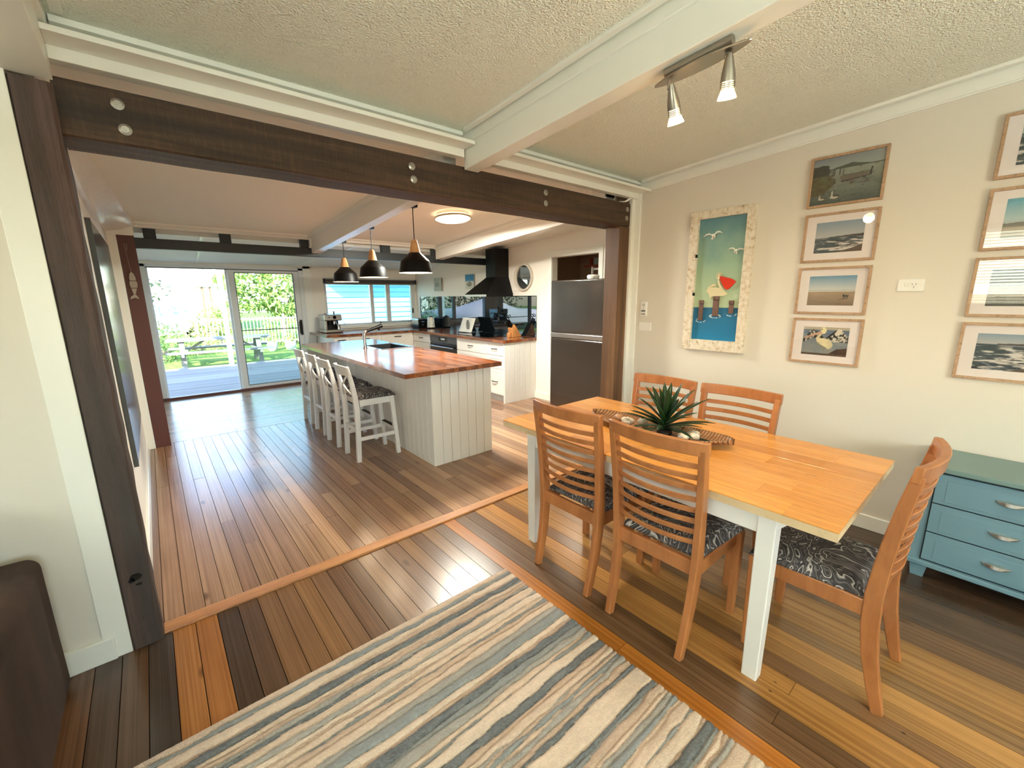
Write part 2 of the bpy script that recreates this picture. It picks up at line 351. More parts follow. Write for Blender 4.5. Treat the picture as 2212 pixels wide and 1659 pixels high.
struct('trim_1', MB().box(-.147, 3.15, 2.302, 2.378, -.01, .012), m_thr, 'pale timber threshold strip across the floor under the big beam', 'threshold', bevel=.004)

# ceiling
mb = MB(); mb.loft([[(-3.9, -3.3, CZ(-3.3)), (3.5, -3.3, CZ(-3.3)), (3.5, -3.3, CZ(-3.3)+.12), (-3.9, -3.3, CZ(-3.3)+.12)],
                    [(-3.9, 2.3, CZ(2.3)), (3.5, 2.3, CZ(2.3)), (3.5, 2.3, CZ(2.3)+.12), (-3.9, 2.3, CZ(2.3)+.12)]])
struct('ceiling', mb, m_ceil, 'raked cream ceiling with a gritty sprayed texture over the dining room', 'ceiling')
mb = MB(); mb.loft([[(-4.6, 2.3, CZ(2.3)), (5.7, 2.3, CZ(2.3)), (5.7, 2.3, CZ(2.3)+.12), (-4.6, 2.3, CZ(2.3)+.12)],
                    [(-4.6, 8.5, CZ(8.5)), (5.7, 8.5, CZ(8.5)), (5.7, 8.5, CZ(8.5)+.12), (-4.6, 8.5, CZ(8.5)+.12)]])
struct('ceiling', mb, m_ceilk, 'smooth cream ceiling sloping down over the kitchen', 'ceiling')  # slab stretched left beyond the kitchen, unseen, to keep sun off the deck
# walls
struct('wall_right', MB().box(3.365, 3.465, -3.2, 2.42, -.05, 2.9), m_wall, 'cream dining room wall hung with framed pictures', 'wall')
struct('wall_kitchen_near', MB().box(3.36, 4.40, 2.42, 2.52, -.05, 2.5), m_wallk, 'short cream wall behind the fridge side of the kitchen', 'wall')
mb = MB(); K = 4.28
for (y0, y1, z0, z1) in ((2.42, 3.40, -.05, 2.5), (4.20, 8.3, -.05, 2.5), (3.40, 4.20, 2.005, 2.5)): mb.box(K, K+.1, y0, y1, z0, z1)
struct('wall_kitchen_right', mb, m_wallk, 'cream kitchen wall behind the bench with a pantry doorway', 'wall')
mb = MB().box(-.295, -.195, 2.40, 5.62, -.05, 2.6)
struct('wall_kitchen_left', mb, m_wallk, 'cream kitchen side wall with the large glass board', 'wall')
struct('wall_left_far', MB().box(-.6, -.5, 5.6, 8.3, -.05, 2.4).box(-.6, -.19, 5.6, 5.7, -.05, 2.4), m_wallk, 'hidden side wall of the room before the sliding door', 'wall')
struct('wall_partition_left', MB().box(-3.7, -.252, 2.285, 2.40, -.05, 2.6), m_wall, 'pale wall beside the rough timber post behind the brown sofa', 'wall')
mb = MB()
for (x0, x1, z0, z1) in ((-.6, .0, -.05, 2.4), (.0, 2.13, 1.99, 2.4), (2.13, 2.46, -.05, 2.4), (2.46, 4.24, -.05, .975), (2.46, 4.24, 1.84, 2.4), (4.24, 4.4, -.05, 2.4)):
    mb.box(x0, x1, 8.12, 8.26, z0, z1)
struct('wall_far', mb, m_wallk, 'cream rear wall holding the sliding door and kitchen window', 'wall')
mb = MB()
for (y0, y1, z0, z1) in ((-3.2, -1.2, -.05, 2.95), (.9, 2.4, -.05, 2.95), (-1.2, .9, -.05, 1.25), (-1.2, .9, 2.5, 2.95)): mb.box(-3.7, -3.6, y0, y1, z0, z1)
struct('wall_left', mb, m_wall, 'living room wall to the left with a blind covered window', 'wall')
mb = MB()
for (x0, x1, z0, z1) in ((-3.7, -1.1, -.05, 2.95), (1.7, 3.465, -.05, 2.95), (-1.1, 1.7, -.05, .9), (-1.1, 1.7, 2.2, 2.95)): mb.box(x0, x1, -3.2, -3.1, z0, z1)
struct('wall_back', mb, m_wall, 'living room wall behind the viewer with a wide window', 'wall')
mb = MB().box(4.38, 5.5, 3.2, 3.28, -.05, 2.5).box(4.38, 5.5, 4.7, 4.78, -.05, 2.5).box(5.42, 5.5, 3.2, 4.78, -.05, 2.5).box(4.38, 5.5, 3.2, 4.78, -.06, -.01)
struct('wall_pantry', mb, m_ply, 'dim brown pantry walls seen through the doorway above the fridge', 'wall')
# living room windows (left and behind), with blinds
def room_window(name, label, m, a0, a1, z0, z1, depth):
    w = root(name, label, 'window', kind='structure')
    MB().frame(a0, a1, z0, z1, .06, -.05, .05, m).prism([((a0+a1)/2-.025, z0), ((a0+a1)/2+.025, z0), ((a0+a1)/2+.025, z1), ((a0+a1)/2-.025, z1)], -.02, .02, m).part('window_frame', m_trim, w)
    MB().prism([(a0, z0), (a1, z0), (a1, z1), (a0, z1)], -.012, -.008, m).part('window_pane', m_pane, w)
    return w
w1 = room_window('window_1', 'white framed window with slatted blind on the left wall', X_(-3.65), -1.2, .9, 1.25, 2.5, 0)
sl = MB().box(-.022, .022, -1.02, 1.02, -.0012, .0012).mesh('blind_slat', m_trim)
z = 1.32
while z < 2.48:
    o = bpy.data.objects.new('blind_slat', sl); COL.objects.link(o); o.parent = w1; o.location = (-3.57, -.15, z); o.rotation_euler = (0, .5, 0); z += .046
room_window('window_2', 'wide white window in the wall behind the viewer', Y_(-3.15), -1.1, 1.7, .9, 2.2, 0)
struct('trim_sun_block_left', MB().box(-6.4, -3.7, -8.0, 2.6, 2.55, 2.62), m_trim, 'unseen roof slab added to keep sun out of the left living room window', 'roof')  # added out of view to stop sun patches from the left window
struct('trim_sun_block_back', MB().box(-7.5, 3.6, -6.4, -3.2, 2.6, 2.67), m_trim, 'unseen roof slab added to keep sun out of the rear living room window', 'roof')  # added out of view, blocks sun that would reach the rear window

# cornices, rafters and header of the dining room
def slope_box(mb, x0, x1, y0, y1, d0, d1):    # d below the ceiling
    R = lambda y: [(x0, y, CZ(y)-d1), (x1, y, CZ(y)-d1), (x1, y, CZ(y)-d0), (x0, y, CZ(y)-d0)]
    return mb.loft([R(y0), R(y1)])
mb = MB(); slope_box(mb, 3.343, 3.366, -3.1, 2.25, -.01, .075); slope_box(mb, 3.285, 3.32, -3.1, 2.2, -.01, .016); slope_box(mb, 3.352, 3.366, -3.1, 2.3, -.01, .082)
struct('trim_2', mb, m_trim, 'white cornice where the picture wall meets the ceiling', 'cornice', bevel=.002)
def rafter(name, x0, x1, y0, y1, d, label, mat=m_trim, battens=True):
    mb = MB(); slope_box(mb, x0, x1, y0, y1, -.02, d)
    if battens:
        slope_box(mb, x0-.016, x1+.016, y0, y1, -.01, .058); slope_box(mb, x0-.062, x0-.03, y0, y1-.09, -.01, .014); slope_box(mb, x1+.03, x1+.062, y0, y1-.09, -.01, .014)
    return struct(name, mb, mat, label, 'ceiling beam', bevel=.004)
rafter('trim_3', 1.568, 1.668, -3.1, 2.285, .185, 'white painted ceiling beam carrying the twin spotlight')
rafter('trim_4', -.262, -.14, -3.1, 2.285, .185, 'white ceiling beam ending on the rough timber post at left')
for nm, x0, x1, lab in (('trim_5', -.14, 1.552, 'white moulded header above the left part of the dark timber beam'), ('trim_6', 1.684, 3.36, 'white moulded header above the right part of the dark timber beam')):
    mb = MB().box(x0, x1, 2.255, 2.31, 2.303, 2.345).box(x0, x1, 2.29, 2.32, 2.31, 2.46).box(x0, x1, 2.145, 2.29, 2.345, 2.364)
    slope_box(mb, x0+.02, x1-.02, 2.235, 2.30, -.01, .02)
    struct(nm, mb, m_trim, lab, 'moulding', bevel=.002)
# architraves / corner strips
mb = MB().box(3.30, 3.366, 2.285, 2.32, 0, 2.40).box(3.346, 3.366, 2.235, 2.285, 0, 2.40)
struct('trim_7', mb, m_trim, 'white corner strip between the timber post and the picture wall', 'trim', bevel=.003)
mb = MB().box(-.335, -.252, 2.272, 2.286, 0, 2.25)
struct('trim_8', mb, m_trim, 'white cover board on the wall beside the rough timber post', 'trim', bevel=.002)
struct('baseboard_left', MB().box(-3.6, -.30, 2.262, 2.286, 0, .105), m_trim, 'white skirting board along the wall behind the brown sofa', 'baseboard', bevel=.004)
struct('baseboard_right', MB().box(3.350, 3.366, -3.1, 2.235, 0, .095), m_trim, 'cream skirting along the foot of the picture wall', 'baseboard', bevel=.004)
struct('baseboard_kitchen_left', MB().box(-.197, -.178, 2.42, 5.5, 0, .10), m_trim, 'white skirting along the left kitchen wall', 'baseboard', bevel=.004)
struct('baseboard_kitchen_right', MB().box(4.262, 4.282, 4.22, 4.52, 0, .10), m_trim, 'short cream skirting between the bench end and the fridge', 'baseboard', bevel=.003)
# kitchen rafters
rafter('trim_9', 1.575, 1.672, 2.53, 5.52, .19, 'knobbly white painted log beam above the pendant lamps', m_log, False)
mb = MB(); slope_box(mb, 1.535, 1.575, 2.53, 5.5, -.01, .03); slope_box(mb, 1.672, 1.70, 2.53, 5.5, -.01, .02)
struct('trim_10', mb, m_trim, 'white batten beside the knobbly log beam', 'batten')
rafter('trim_11', 3.25, 3.37, 2.53, 5.52, .185, 'white ceiling beam to the right of the round ceiling light', m_trim, True)
mb = MB(); rings = []
for y, xr, zb in ((2.55, -.215, 2.10), (3.1, -.205, 2.055), (3.6, -.175, 2.025), (3.95, -.135, 2.015), (4.5, -.09, 2.055), (5.05, -.045, 2.09), (5.5, -.008, 2.105)):
    rings.append([(-.28, y, CZ(y)+.01), (xr+.02, y, CZ(y)+.01), (xr+.02, y, CZ(y)-.03), ((xr-.10)*.6-.03, y, (CZ(y)+zb)/2-.03), (-.17, y, zb+.01), (-.20, y, zb), (-.28, y, zb)])
mb.loft(rings); struct('trim_12', mb, m_log, 'bulging white painted log along the top of the left kitchen wall', 'log beam', auto=40)
mb = MB(); slope_box(mb, 4.235, 4.281, 2.55, 8.12, -.01, .022)
struct('trim_13', mb, m_trim, 'white cornice on top of the kitchen bench wall', 'cornice')
# dark beam with blocks and white boards above
db = root('slotted_beam', 'dark charcoal beam on short blocks spanning the kitchen in front of the sliding door', 'beam', (2.1, 5.55, 1.976))
o = MB(db.location).box(-.01, 4.279, 5.52, 5.60, 1.976, 2.072).part('beam_rail', m_char, db, bevel=.004)
for a, b in ((.066, .162), (.681, .78), (1.463, 1.554), (1.694, 1.762), (2.455, 2.57), (3.206, 3.311), (3.467, 3.538)):
    MB(db.location).box(a, b, 5.525, 5.595, 2.072, 2.20).part('block', m_char, db, bevel=.003)
mb = MB().box(-.1, 4.279, 5.50, 5.524, 2.162, 2.24).box(-.1, 4.279, 5.60, 5.63, 2.125, 2.25).box(-.1, 4.279, 5.46, 5.49, 2.19, 2.24)
for a, b in ((1.556, 1.692), (3.313, 3.465), (-.2, .0)): mb.box(a, b, 5.49, 5.53, 2.085, 2.2)
struct('trim_14', mb, m_trim, 'white boards between the slotted charcoal beam and the ceiling', 'moulding', bevel=.002)
# battens on the far ceiling
for i, (a, b) in enumerate(((.55, .66), (2.3, 2.0), (4.2, 3.3))):
    mb = MB(); mb.loft([[(a-.012, 5.66, CZ(5.66)-.012), (a+.012, 5.66, CZ(5.66)-.012), (a+.012, 5.66, CZ(5.66)+.01), (a-.012, 5.66, CZ(5.66)+.01)],
                        [(b-.012, 8.12, CZ(8.12)-.012), (b+.012, 8.12, CZ(8.12)-.012), (b+.012, 8.12, CZ(8.12)+.01), (b-.012, 8.12, CZ(8.12)+.01)]])
    struct('trim_%d' % (15+i), mb, m_trim, ['thin ceiling batten nearest the brown red post', 'thin ceiling batten above the sliding door handle', 'thin ceiling batten above the two small canvases'][i], 'batten')

# ------------------------------------------------------------------ big timbers
bm_ = root('timber_beam', 'big dark reclaimed timber beam bolted across the kitchen opening', 'beam', (1.57, 2.4, 2.078))
R = lambda x, dz=0: [(x, 2.30, 2.082+dz), (x, 2.315, 2.076+dz), (x, 2.505, 2.076+dz), (x, 2.52, 2.084), (x, 2.52, 2.262), (x, 2.505, 2.268), (x, 2.312, 2.268), (x, 2.30, 2.262)]
MB(bm_.location).loft([R(x, random.uniform(-.0015, .0015)) for x in np.linspace(-.150, 3.292, 30)]).part('beam_body', m_beam, bm_)
bolt = MB().lathe([(.0, .004), (.012, .004), (.02, .001), (.021, -.004)], axis=(0, -1, 0), n=16).box(-.012, .012, -.006, -.003, -.002, .002).mesh('bolt', m_steel)
for bx, bz in ((.02, 2.215), (.03, 2.13), (1.228, 2.208), (1.236, 2.142), (2.27, 2.215), (2.272, 2.144), (3.248, 2.215), (3.244, 2.142)):
    o = bpy.data.objects.new('bolt', bolt); COL.objects.link(o); o.parent = bm_; o.location = V((bx, 2.298, bz))-V(bm_.location); o.rotation_euler = (0, random.uniform(0, 3), 0)
rings = []
for z in np.linspace(0, 2.235, 24):
    j = lambda: random.uniform(-.003, .003)
    rings.append([(-.252, 2.285, z), (-.246+j(), 2.274+j(), z), (-.156+j(), 2.276+j(), z), (-.146+j(), 2.288, z), (-.146+j(), 2.395, z), (-.252, 2.395, z)])
pl = root('timber_post', 'rough weathered timber post at left with a dark knot hole', 'post', (-.2, 2.33, 0))
MB(pl.location).loft(rings).part('post_body', m_postL, pl)
mb = MB(pl.location)
for (cx, cz, rx, rz) in ((-.197, .335, .020, .017), (-.212, .325, .012, .012), (-.19, .300, .012, .006)):
    mb.prism([(cx+rx*math.cos(t)*random.uniform(.7, 1.1), cz+rz*math.sin(t)*random.uniform(.7, 1.1)) for t in np.linspace(0, 2*math.pi, 11, False)], -.0012, .004, Y_(2.2735))
mb.part('knot_hole', plain('knot_dark', '#0c0806', .95), pl)
pr = root('timber_post', 'brown timber post at right beside the fridge carrying the big beam', 'post', (3.23, 2.4, 0))
MB(pr.location).box(3.165, 3.302, 2.305, 2.455, 0, 2.076).part('post_body', m_postR, pr, bevel=.004)
MB(pr.location).box(3.225, 3.302, 2.33, 2.40, 2.268, 2.40).part('post_top', m_beam, pr, bevel=.003)
rp = root('painted_post', 'slim dark red brown post in front of the sliding door', 'post', (-.066, 5.56, 0))
MB(rp.location).box(-.128, -.004, 5.52, 5.61, 0, 2.10).part('post_body', m_red, rp, bevel=.003)
struct('trim_18', MB().box(-.197, -.13, 5.50, 5.62, 0, 2.12), m_trim, 'white board beside the slim dark red post', 'trim', bevel=.003)
mb = MB().tube([(3.288, 2.278, 2.41), (3.287, 2.262, 2.36), (3.27, 2.266, 2.31), (3.235, 2.30, 2.276), (3.15, 2.36, 2.272)], .005, 8).tube([(3.278, 2.28, 2.41), (3.276, 2.264, 2.35), (3.255, 2.272, 2.305), (3.22, 2.31, 2.276), (3.14, 2.37, 2.272)], .005, 8)
mb.one('cable', m_plastic, 'two white electrical cables looping above the right end of the dark beam', 'cable', auto=60)

# ------------------------------------------------------------------ sliding door and kitchen window
dr = root('door_1', 'white aluminium sliding glass door opening onto the deck', 'door', (1.05, 8.15, 0), kind='structure')
L0 = dr.location
mb = MB(L0).box(-.005, .05, 8.09, 8.2, 0, 1.99).box(2.05, 2.13, 8.09, 8.2, 0, 1.99).box(-.005, 2.13, 8.09, 8.2, 1.95, 1.99).box(-.005, 2.13, 8.09, 8.2, -.01, .02)
mb.part('door_frame', m_alu, dr, bevel=.003)
MB(L0).box(.05, 2.05, 8.095, 8.14, 1.938, 1.951).part('head_seal', m_alud, dr)
MB(L0).box(-.04, 2.15, 8.05, 8.095, -.005, .035).part('door_sill', m_red, dr, bevel=.003)
sash = MB(L0).box(1.03, 1.115, 8.10, 8.15, .02, 1.945).box(1.97, 2.05, 8.10, 8.15, .02, 1.945).box(1.115, 1.97, 8.10, 8.15, 1.90, 1.945).box(1.115, 1.97, 8.10, 8.15, .02, .075).part('sash', m_alu, dr, bevel=.003)
MB(L0).frame(1.113, 1.972, .073, 1.902, .012, -.004, .03, Y_(8.112)).box(1.125, 1.96, 8.115, 8.135, .975, .99).part('sash_seal', m_alud, sash)
MB(L0).box(1.12, 1.965, 8.122, 8.126, .08, 1.896).part('pane', m_tintd, sash)
MB(L0).box(2.0, 2.035, 8.075, 8.102, .86, 1.12).box(1.985, 2.0, 8.06, 8.10, .89, .91).box(1.985, 2.0, 8.06, 8.10, 1.07, 1.09).box(1.98, 1.995, 8.052, 8.068, .89, 1.09).part('handle', m_black, sash, bevel=.004)
MB(L0).box(.05, .075, 8.155, 8.195, .02, 1.945).box(1.0, 1.04, 8.155, 8.195, .02, 1.945).part('fixed_sash', m_alu, dr, bevel=.003)
mb = MB().box(-.075, -.004, 8.095, 8.122, 0, 2.04).box(2.128, 2.25, 8.095, 8.122, 0, 2.04).box(-.075, 2.25, 8.095, 8.122, 1.988, 2.06)
struct('trim_19', mb, m_trim, 'white architrave around the sliding door', 'architrave', bevel=.003)
wn = root('window_3', 'kitchen window with grey roller blind pulled up', 'window', (3.35, 8.15, .98), kind='structure'); L0 = wn.location
MB(L0).frame(2.46, 4.24, .975, 1.84, .04, -.05, .05, Y_(8.17)).part('window_frame', m_alu, wn, bevel=.003)
MB(L0).box(3.305, 3.372, 8.12, 8.18, 1.0, 1.82).box(3.64, 3.725, 8.15, 8.20, 1.0, 1.82).box(4.16, 4.205, 8.12, 8.18, 1.0, 1.82).box(3.372, 4.16, 8.12, 8.17, 1.0, 1.03).part('window_sash', m_alu, wn, bevel=.003)
MB(L0).box(2.495, 3.31, 8.172, 8.175, 1.01, 1.80).part('clear_pane', m_pane, wn)
MB(L0).box(3.36, 4.165, 8.152, 8.155, 1.01, 1.80).part('tinted_pane', m_tint, wn)
MB(L0).box(4.175, 4.197, 8.10, 8.122, 1.17, 1.27).part('latch', m_black, wn, bevel=.004)
MB(L0).box(2.45, 4.245, 8.06, 8.122, .93, .978).part('window_sill', m_trim, wn, bevel=.004)
rb = root('roller_blind', 'dark grey roller blind rolled up at the head of the kitchen window', 'blind', (3.35, 8.09, 1.73))
MB(rb.location).tube([(2.475, 8.085, 1.785), (4.235, 8.085, 1.785)], .036, 14).part('rolled_fabric', plain('blind_grey', '#57514d', .8), rb, auto=50)
MB(rb.location).box(2.455, 2.475, 8.045, 8.122, 1.745, 1.825).part('bracket', m_char, rb); MB(rb.location).box(4.235, 4.255, 8.045, 8.122, 1.745, 1.825).part('bracket', m_char, rb)
MB(rb.location).box(2.48, 4.23, 8.075, 8.09, 1.728, 1.75).part('bottom_rail', m_nickel, rb)
pd = root('door_2', 'white trimmed pantry doorway behind the fridge', 'door', (4.27, 3.8, 0), kind='structure')
mb = MB(pd.location).box(4.262, 4.2795, 4.20, 4.262, 0, 2.005).box(4.262, 4.2795, 3.338, 3.40, 0, 2.005).box(4.262, 4.2795, 3.338, 4.262, 2.005, 2.085)
mb.part('architrave', m_trim, pd, bevel=.003)
MB(pd.location).box(4.28, 4.38, 3.395, 3.402, 0, 2.005).box(4.28, 4.38, 4.198, 4.205, 0, 2.005).box(4.28, 4.38, 3.4, 4.2, 2.003, 2.008).part('jamb', m_wall, pd)

# ------------------------------------------------------------------ dining table
def cushion(mb, wf, wr, y0, y1, z0, h, n=14, split=None):
    P = {}; vs = []; fs = []
    for j in range(n+1):
        for i in range(n+1):
            u, v = 2*i/n-1, 2*j/n-1; y = y0+(y1-y0)*(v+1)/2; w = wr+(wf-wr)*(v+1)/2
            e = (1-abs(u)**5)*(1-abs(v)**5); z = z0+.008+h*max(e, 0)**.45
            if split: z -= split*math.exp(-((u-.0)/.10)**2)*max(e, 0)
            k = 1-.04*(1-max(e, 0)**.3)
            vs.append((u*w*k, (y0+y1)/2+(y-(y0+y1)/2)*k, z))
    a = lambda i, j: j*(n+1)+i
    for j in range(n):
        for i in range(n): fs.append((a(i, j), a(i+1, j), a(i+1, j+1), a(i, j+1)))
    rim = [a(i, 0) for i in range(n)]+[a(n, j) for j in range(n)]+[a(i, n) for i in range(n, 0, -1)]+[a(0, j) for j in range(n, 0, -1)]
    b = len(vs); vs += [(vs[k][0], vs[k][1], z0) for k in rim]; m = len(rim)
    for k in range(m): fs.append((rim[k], b+k, b+(k+1) % m, rim[(k+1) % m]))
    fs.append(tuple(range(b, b+m))); return mb.add(vs, fs)
T = root('dining_table', 'dining table with honey pine top and white legs', 'table', (2.046, 1.117, 0))
top = MB(T.location).box(1.587, 2.504, .267, 1.967, .713, .7435).part('table_top', m_pinec, T)
x = 1.586; w = .9180/8; sm = {}
for i in range(8):
    cuts = [.266]+sorted(random.sample([.5, .72, .95, 1.18, 1.42, 1.66], 3))+[1.968]
    cuts = [c+(random.uniform(-.08, .08) if 0 < k < 4 else 0) for k, c in enumerate(cuts)]
    for a, b in zip(cuts, cuts[1:]):
        o = MB().box(-w/2+.0002, w/2-.0002, -(b-a)/2+.0002, (b-a)/2-.0002, -.006, 0).part('stave', m_pine, top, bevel=.0011, seg=1)
        o.location = V((x+w/2, (a+b)/2, .7495))-V(T.location)
    x += w
mb = MB(T.location).box(1.64, 2.452, .47, .492, .625, .714).box(1.64, 2.452, 1.742, 1.764, .625, .714).box(1.628, 1.65, .47, 1.764, .625, .714).box(2.44, 2.462, .47, 1.764, .625, .714)
mb.part('apron', m_tabw, T, bevel=.002)
for lx, ly in ((1.652, .482), (1.652, 1.752), (2.438, .482), (2.438, 1.752)):
    MB(T.location).bar((lx, ly, 0), (lx, ly, .714), .052, .056, (0, 1, 0), .062, .066).part('leg', m_tabw, T, bevel=.004)
    s_ = -1 if ly < 1 else 1
    MB(T.location).prism([(ly+s_*.03, .714), (ly+s_*.085, .714), (ly+s_*.03, .655)], -.012, .012, X_(lx)).part('corner_brace', m_tabw, T)

# ------------------------------------------------------------------ dining chairs
def make_chair(label, loc, rz, group):
    c = root('dining_chair', label, 'chair', loc, rz, group)
    prof = [(0, -.222), (.10, -.198), (.22, -.174), (.34, -.160), (.46, -.158), (.58, -.166), (.70, -.178), (.82, -.194), (.93, -.212)]
    th = [.036, .043, .05, .054, .054, .048, .044, .040, .034]
    yz = lambda z: float(np.interp(z, [p[0] for p in prof], [p[1] for p in prof]))
    for s in (-1, 1):
        MB().sweep([(s*(.178+.028*z), y, z) for z, y in prof], .03, th, (1, 0, 0)).part('leg', m_chair, c, bevel=.004)
        MB().bar((s*.198, .222, 0), (s*.202, .222, .43), .032, .034, (0, 1, 0), .038, .044).part('leg', m_chair, c, bevel=.004)
    MB().box(-.2, -.178, -.14, .21, .365, .43).box(.178, .2, -.14, .21, .365, .43).box(-.185, .185, .205, .228, .365, .43).box(-.18, .18, -.168, -.145, .365, .43).part('seat_frame', m_chair, c, bevel=.003)
    cushion(MB(), .222, .196, -.140, .252, .43, .038).part('seat', m_fab, c, smooth=True)
    xs = np.linspace(-1, 1, 13)
    rings = []
    for u in xs:
        y = -.204-.040*(1-u*u); rings.append([(.224*u, y+.013, .904), (.224*u, y-.013, .904), (.224*u, y-.020, .961), (.224*u, y+.006, .961)])
    MB().loft(rings).part('top_rail', m_chair, c, bevel=.004, auto=40)
    for k in range(8):
        z = .518+k*.0483; yb = yz(z); w = .178+.028*z-.01; rings = []
        for u in xs:
            y = yb-.036*(1-u*u); rings.append([(w*u, y+.006, z-.0115), (w*u, y-.006, z-.0115), (w*u, y-.009, z+.0115), (w*u, y+.003, z+.0115)])
        MB().loft(rings).part('slat', m_chair, c, bevel=.003, seg=1, auto=40)
    return c
G = 'slat back dining chairs around the pine table'
chA = make_chair('slat back chair on the rug side of the table, nearest the viewer, before the plant', (1.722, .886, 0), -math.pi/2, G)
dup(chA, (1.728, 1.388, 0), -math.pi/2, 'slat back chair on the rug side of the table, closest to the kitchen')
dup(chA, (2.352, 1.462, 0), math.pi/2, 'slat back chair against the wall side, half hidden behind the spiky plant')
dup(chA, (2.358, .985, 0), math.pi/2, 'slat back chair on the wall side under the framed pictures')
dup(chA, (2.003, .338, 0), 0, 'slat back chair at the table end seen from the side near the blue chest')

# ------------------------------------------------------------------ bowl, plant, shells
bo = root('leaf_platter', 'long leaf shaped wooden platter with dark stripes on the dining table', 'platter', (2.06, 1.215, .7505), math.radians(4))
rings = []
M = Mat('striped_palm_wood'); _c = M.coord('Object'); sp = M.n('ShaderNodeSeparateXYZ'); M.l(_c, sp.inputs[0])
st = M.math('FRACT', M.math('MULTIPLY', sp.outputs[1], 58)); cc = M.ramp(st, [(.0, '#4a2d1c'), (.22, '#4a2d1c'), (.34, '#a87a52'), (1, '#b98d63')])
cc = M.mix(cc, '#6b4328', M.ramp(M.noise(M.coord('Object', (30, 4, 30)), 1, 3), [(.4, (0, 0, 0, 1)), (.7, (.6,)*3+(1,))])); M.set(Base_Color=cc, Roughness=.45); m_plat = M.m
def plat(off, mbx):
    g = []; N, Mq = 26, 10
    for i in range(N+1):
        t = 2*i/N-1; y = .415*t; w = .128*(1-abs(t)**2.6)**.7+.004
        g.append([(w*v, y, off+.004+.022*abs(v)**2.2+.024*abs(t)**3) for v in np.linspace(-1, 1, Mq+1)])
    return g
ga, gb = plat(.008, None), plat(0, None); vs = [p for r in ga for p in r]+[p for r in gb for p in r]; nn = 11; tot = 27*nn; fs = []
for i in range(26):
    for j in range(10):
        a = i*nn+j; fs += [(a, a+1, a+nn+1, a+nn), (tot+a, tot+a+nn, tot+a+nn+1, tot+a+1)]
for i in range(26):
    for j in (0, 10): a = i*nn+j; fs.append((a, a+nn, tot+a+nn, tot+a))
for j in range(10):
    for i in (0, 26): a = i*nn+j; fs.append((a, a+1, tot+a+1, tot+a))
MB().add(vs, fs).part('platter_body', m_plat, bo, smooth=True)
pt = root('spiky_plant', 'spiky green succulent plant in the middle of the platter', 'plant', (2.015, 1.13, .765))
MB().lathe([(.02, 0), (.036, .004), (.04, .02), (.03, .028)], n=14).part('plant_base', plain('plant_soil', '#2b2018', .9), pt, smooth=True)
leafs = []
for k in range(40):
    az = k*2.39996+random.uniform(-.2, .2); el = math.radians(np.interp(k, [0, 40], [2, 76])+random.uniform(-6, 6)); L = random.uniform(.21, .29)*(1.0 if k < 30 else .9)
    d = V((math.cos(az), math.sin(az), 0)); sd = V((-math.sin(az), math.cos(az), 0)); rings = []
    for i in range(8):
        t = i/7; p = d*(math.cos(el)*L*t)+V((0, 0, max(.012, .03+k*.0012+math.sin(el)*L*t-.05*t*t*math.cos(el)))); w = .0145*(.55+1.8*t)*(1-t)**.75*1.15+.0006
        nrm = V((-d[0]*math.sin(el), -d[1]*math.sin(el), math.cos(el)))
        rings.append([p-sd*w+nrm*w*.45, p-nrm*.001, p+sd*w+nrm*w*.45, p+nrm*.0012])
    MB().loft(rings).part('leaf', m_leaf, pt, smooth=True)
def shell(name, loc, r, mat, label, k):
    mb = MB(); rings = []; rs = random.Random(k)
    for i in range(9):
        t = i/8; a = math.pi*t; rr = r*math.sin(a)**.7; rings.append([(rr*1.2*math.cos(q)*(1+.22*math.cos(5*q+k)+rs.uniform(-.05, .05)), rr*math.sin(q)*(1+.22*math.cos(5*q+k)), r*.75*(1-math.cos(a))) for q in np.linspace(0, 2*math.pi, 15, False)])
    mb.loft(rings); o = mb.one(name, mat, label, 'shell', 'sea shells in the platter', smooth=True); o.location = loc; o.rotation_euler = (0, 0, k)
shell('sea_shell', (2.035, 1.435, .772), .026, m_shell2, 'brown spiky sea shell near the far end of the platter', 1)
shell('sea_shell', (2.02, 1.365, .770), .028, m_shell, 'large cream sea shell on the far side of the plant', 2)
shell('sea_shell', (2.075, 1.30, .770), .025, m_shell, 'cream sea shell just behind the plant', 3)
shell('sea_shell', (2.05, .985, .770), .030, m_shell, 'white ruffled sea shell in front of the plant', 4)
shell('sea_shell', (2.005, 1.02, .768), .024, m_shell, 'small white sea shell tucked under the front leaves', 5)
shell('sea_shell', (2.085, 1.03, .772), .022, m_shell2, 'tan sea shell beside the white ruffled one', 6)

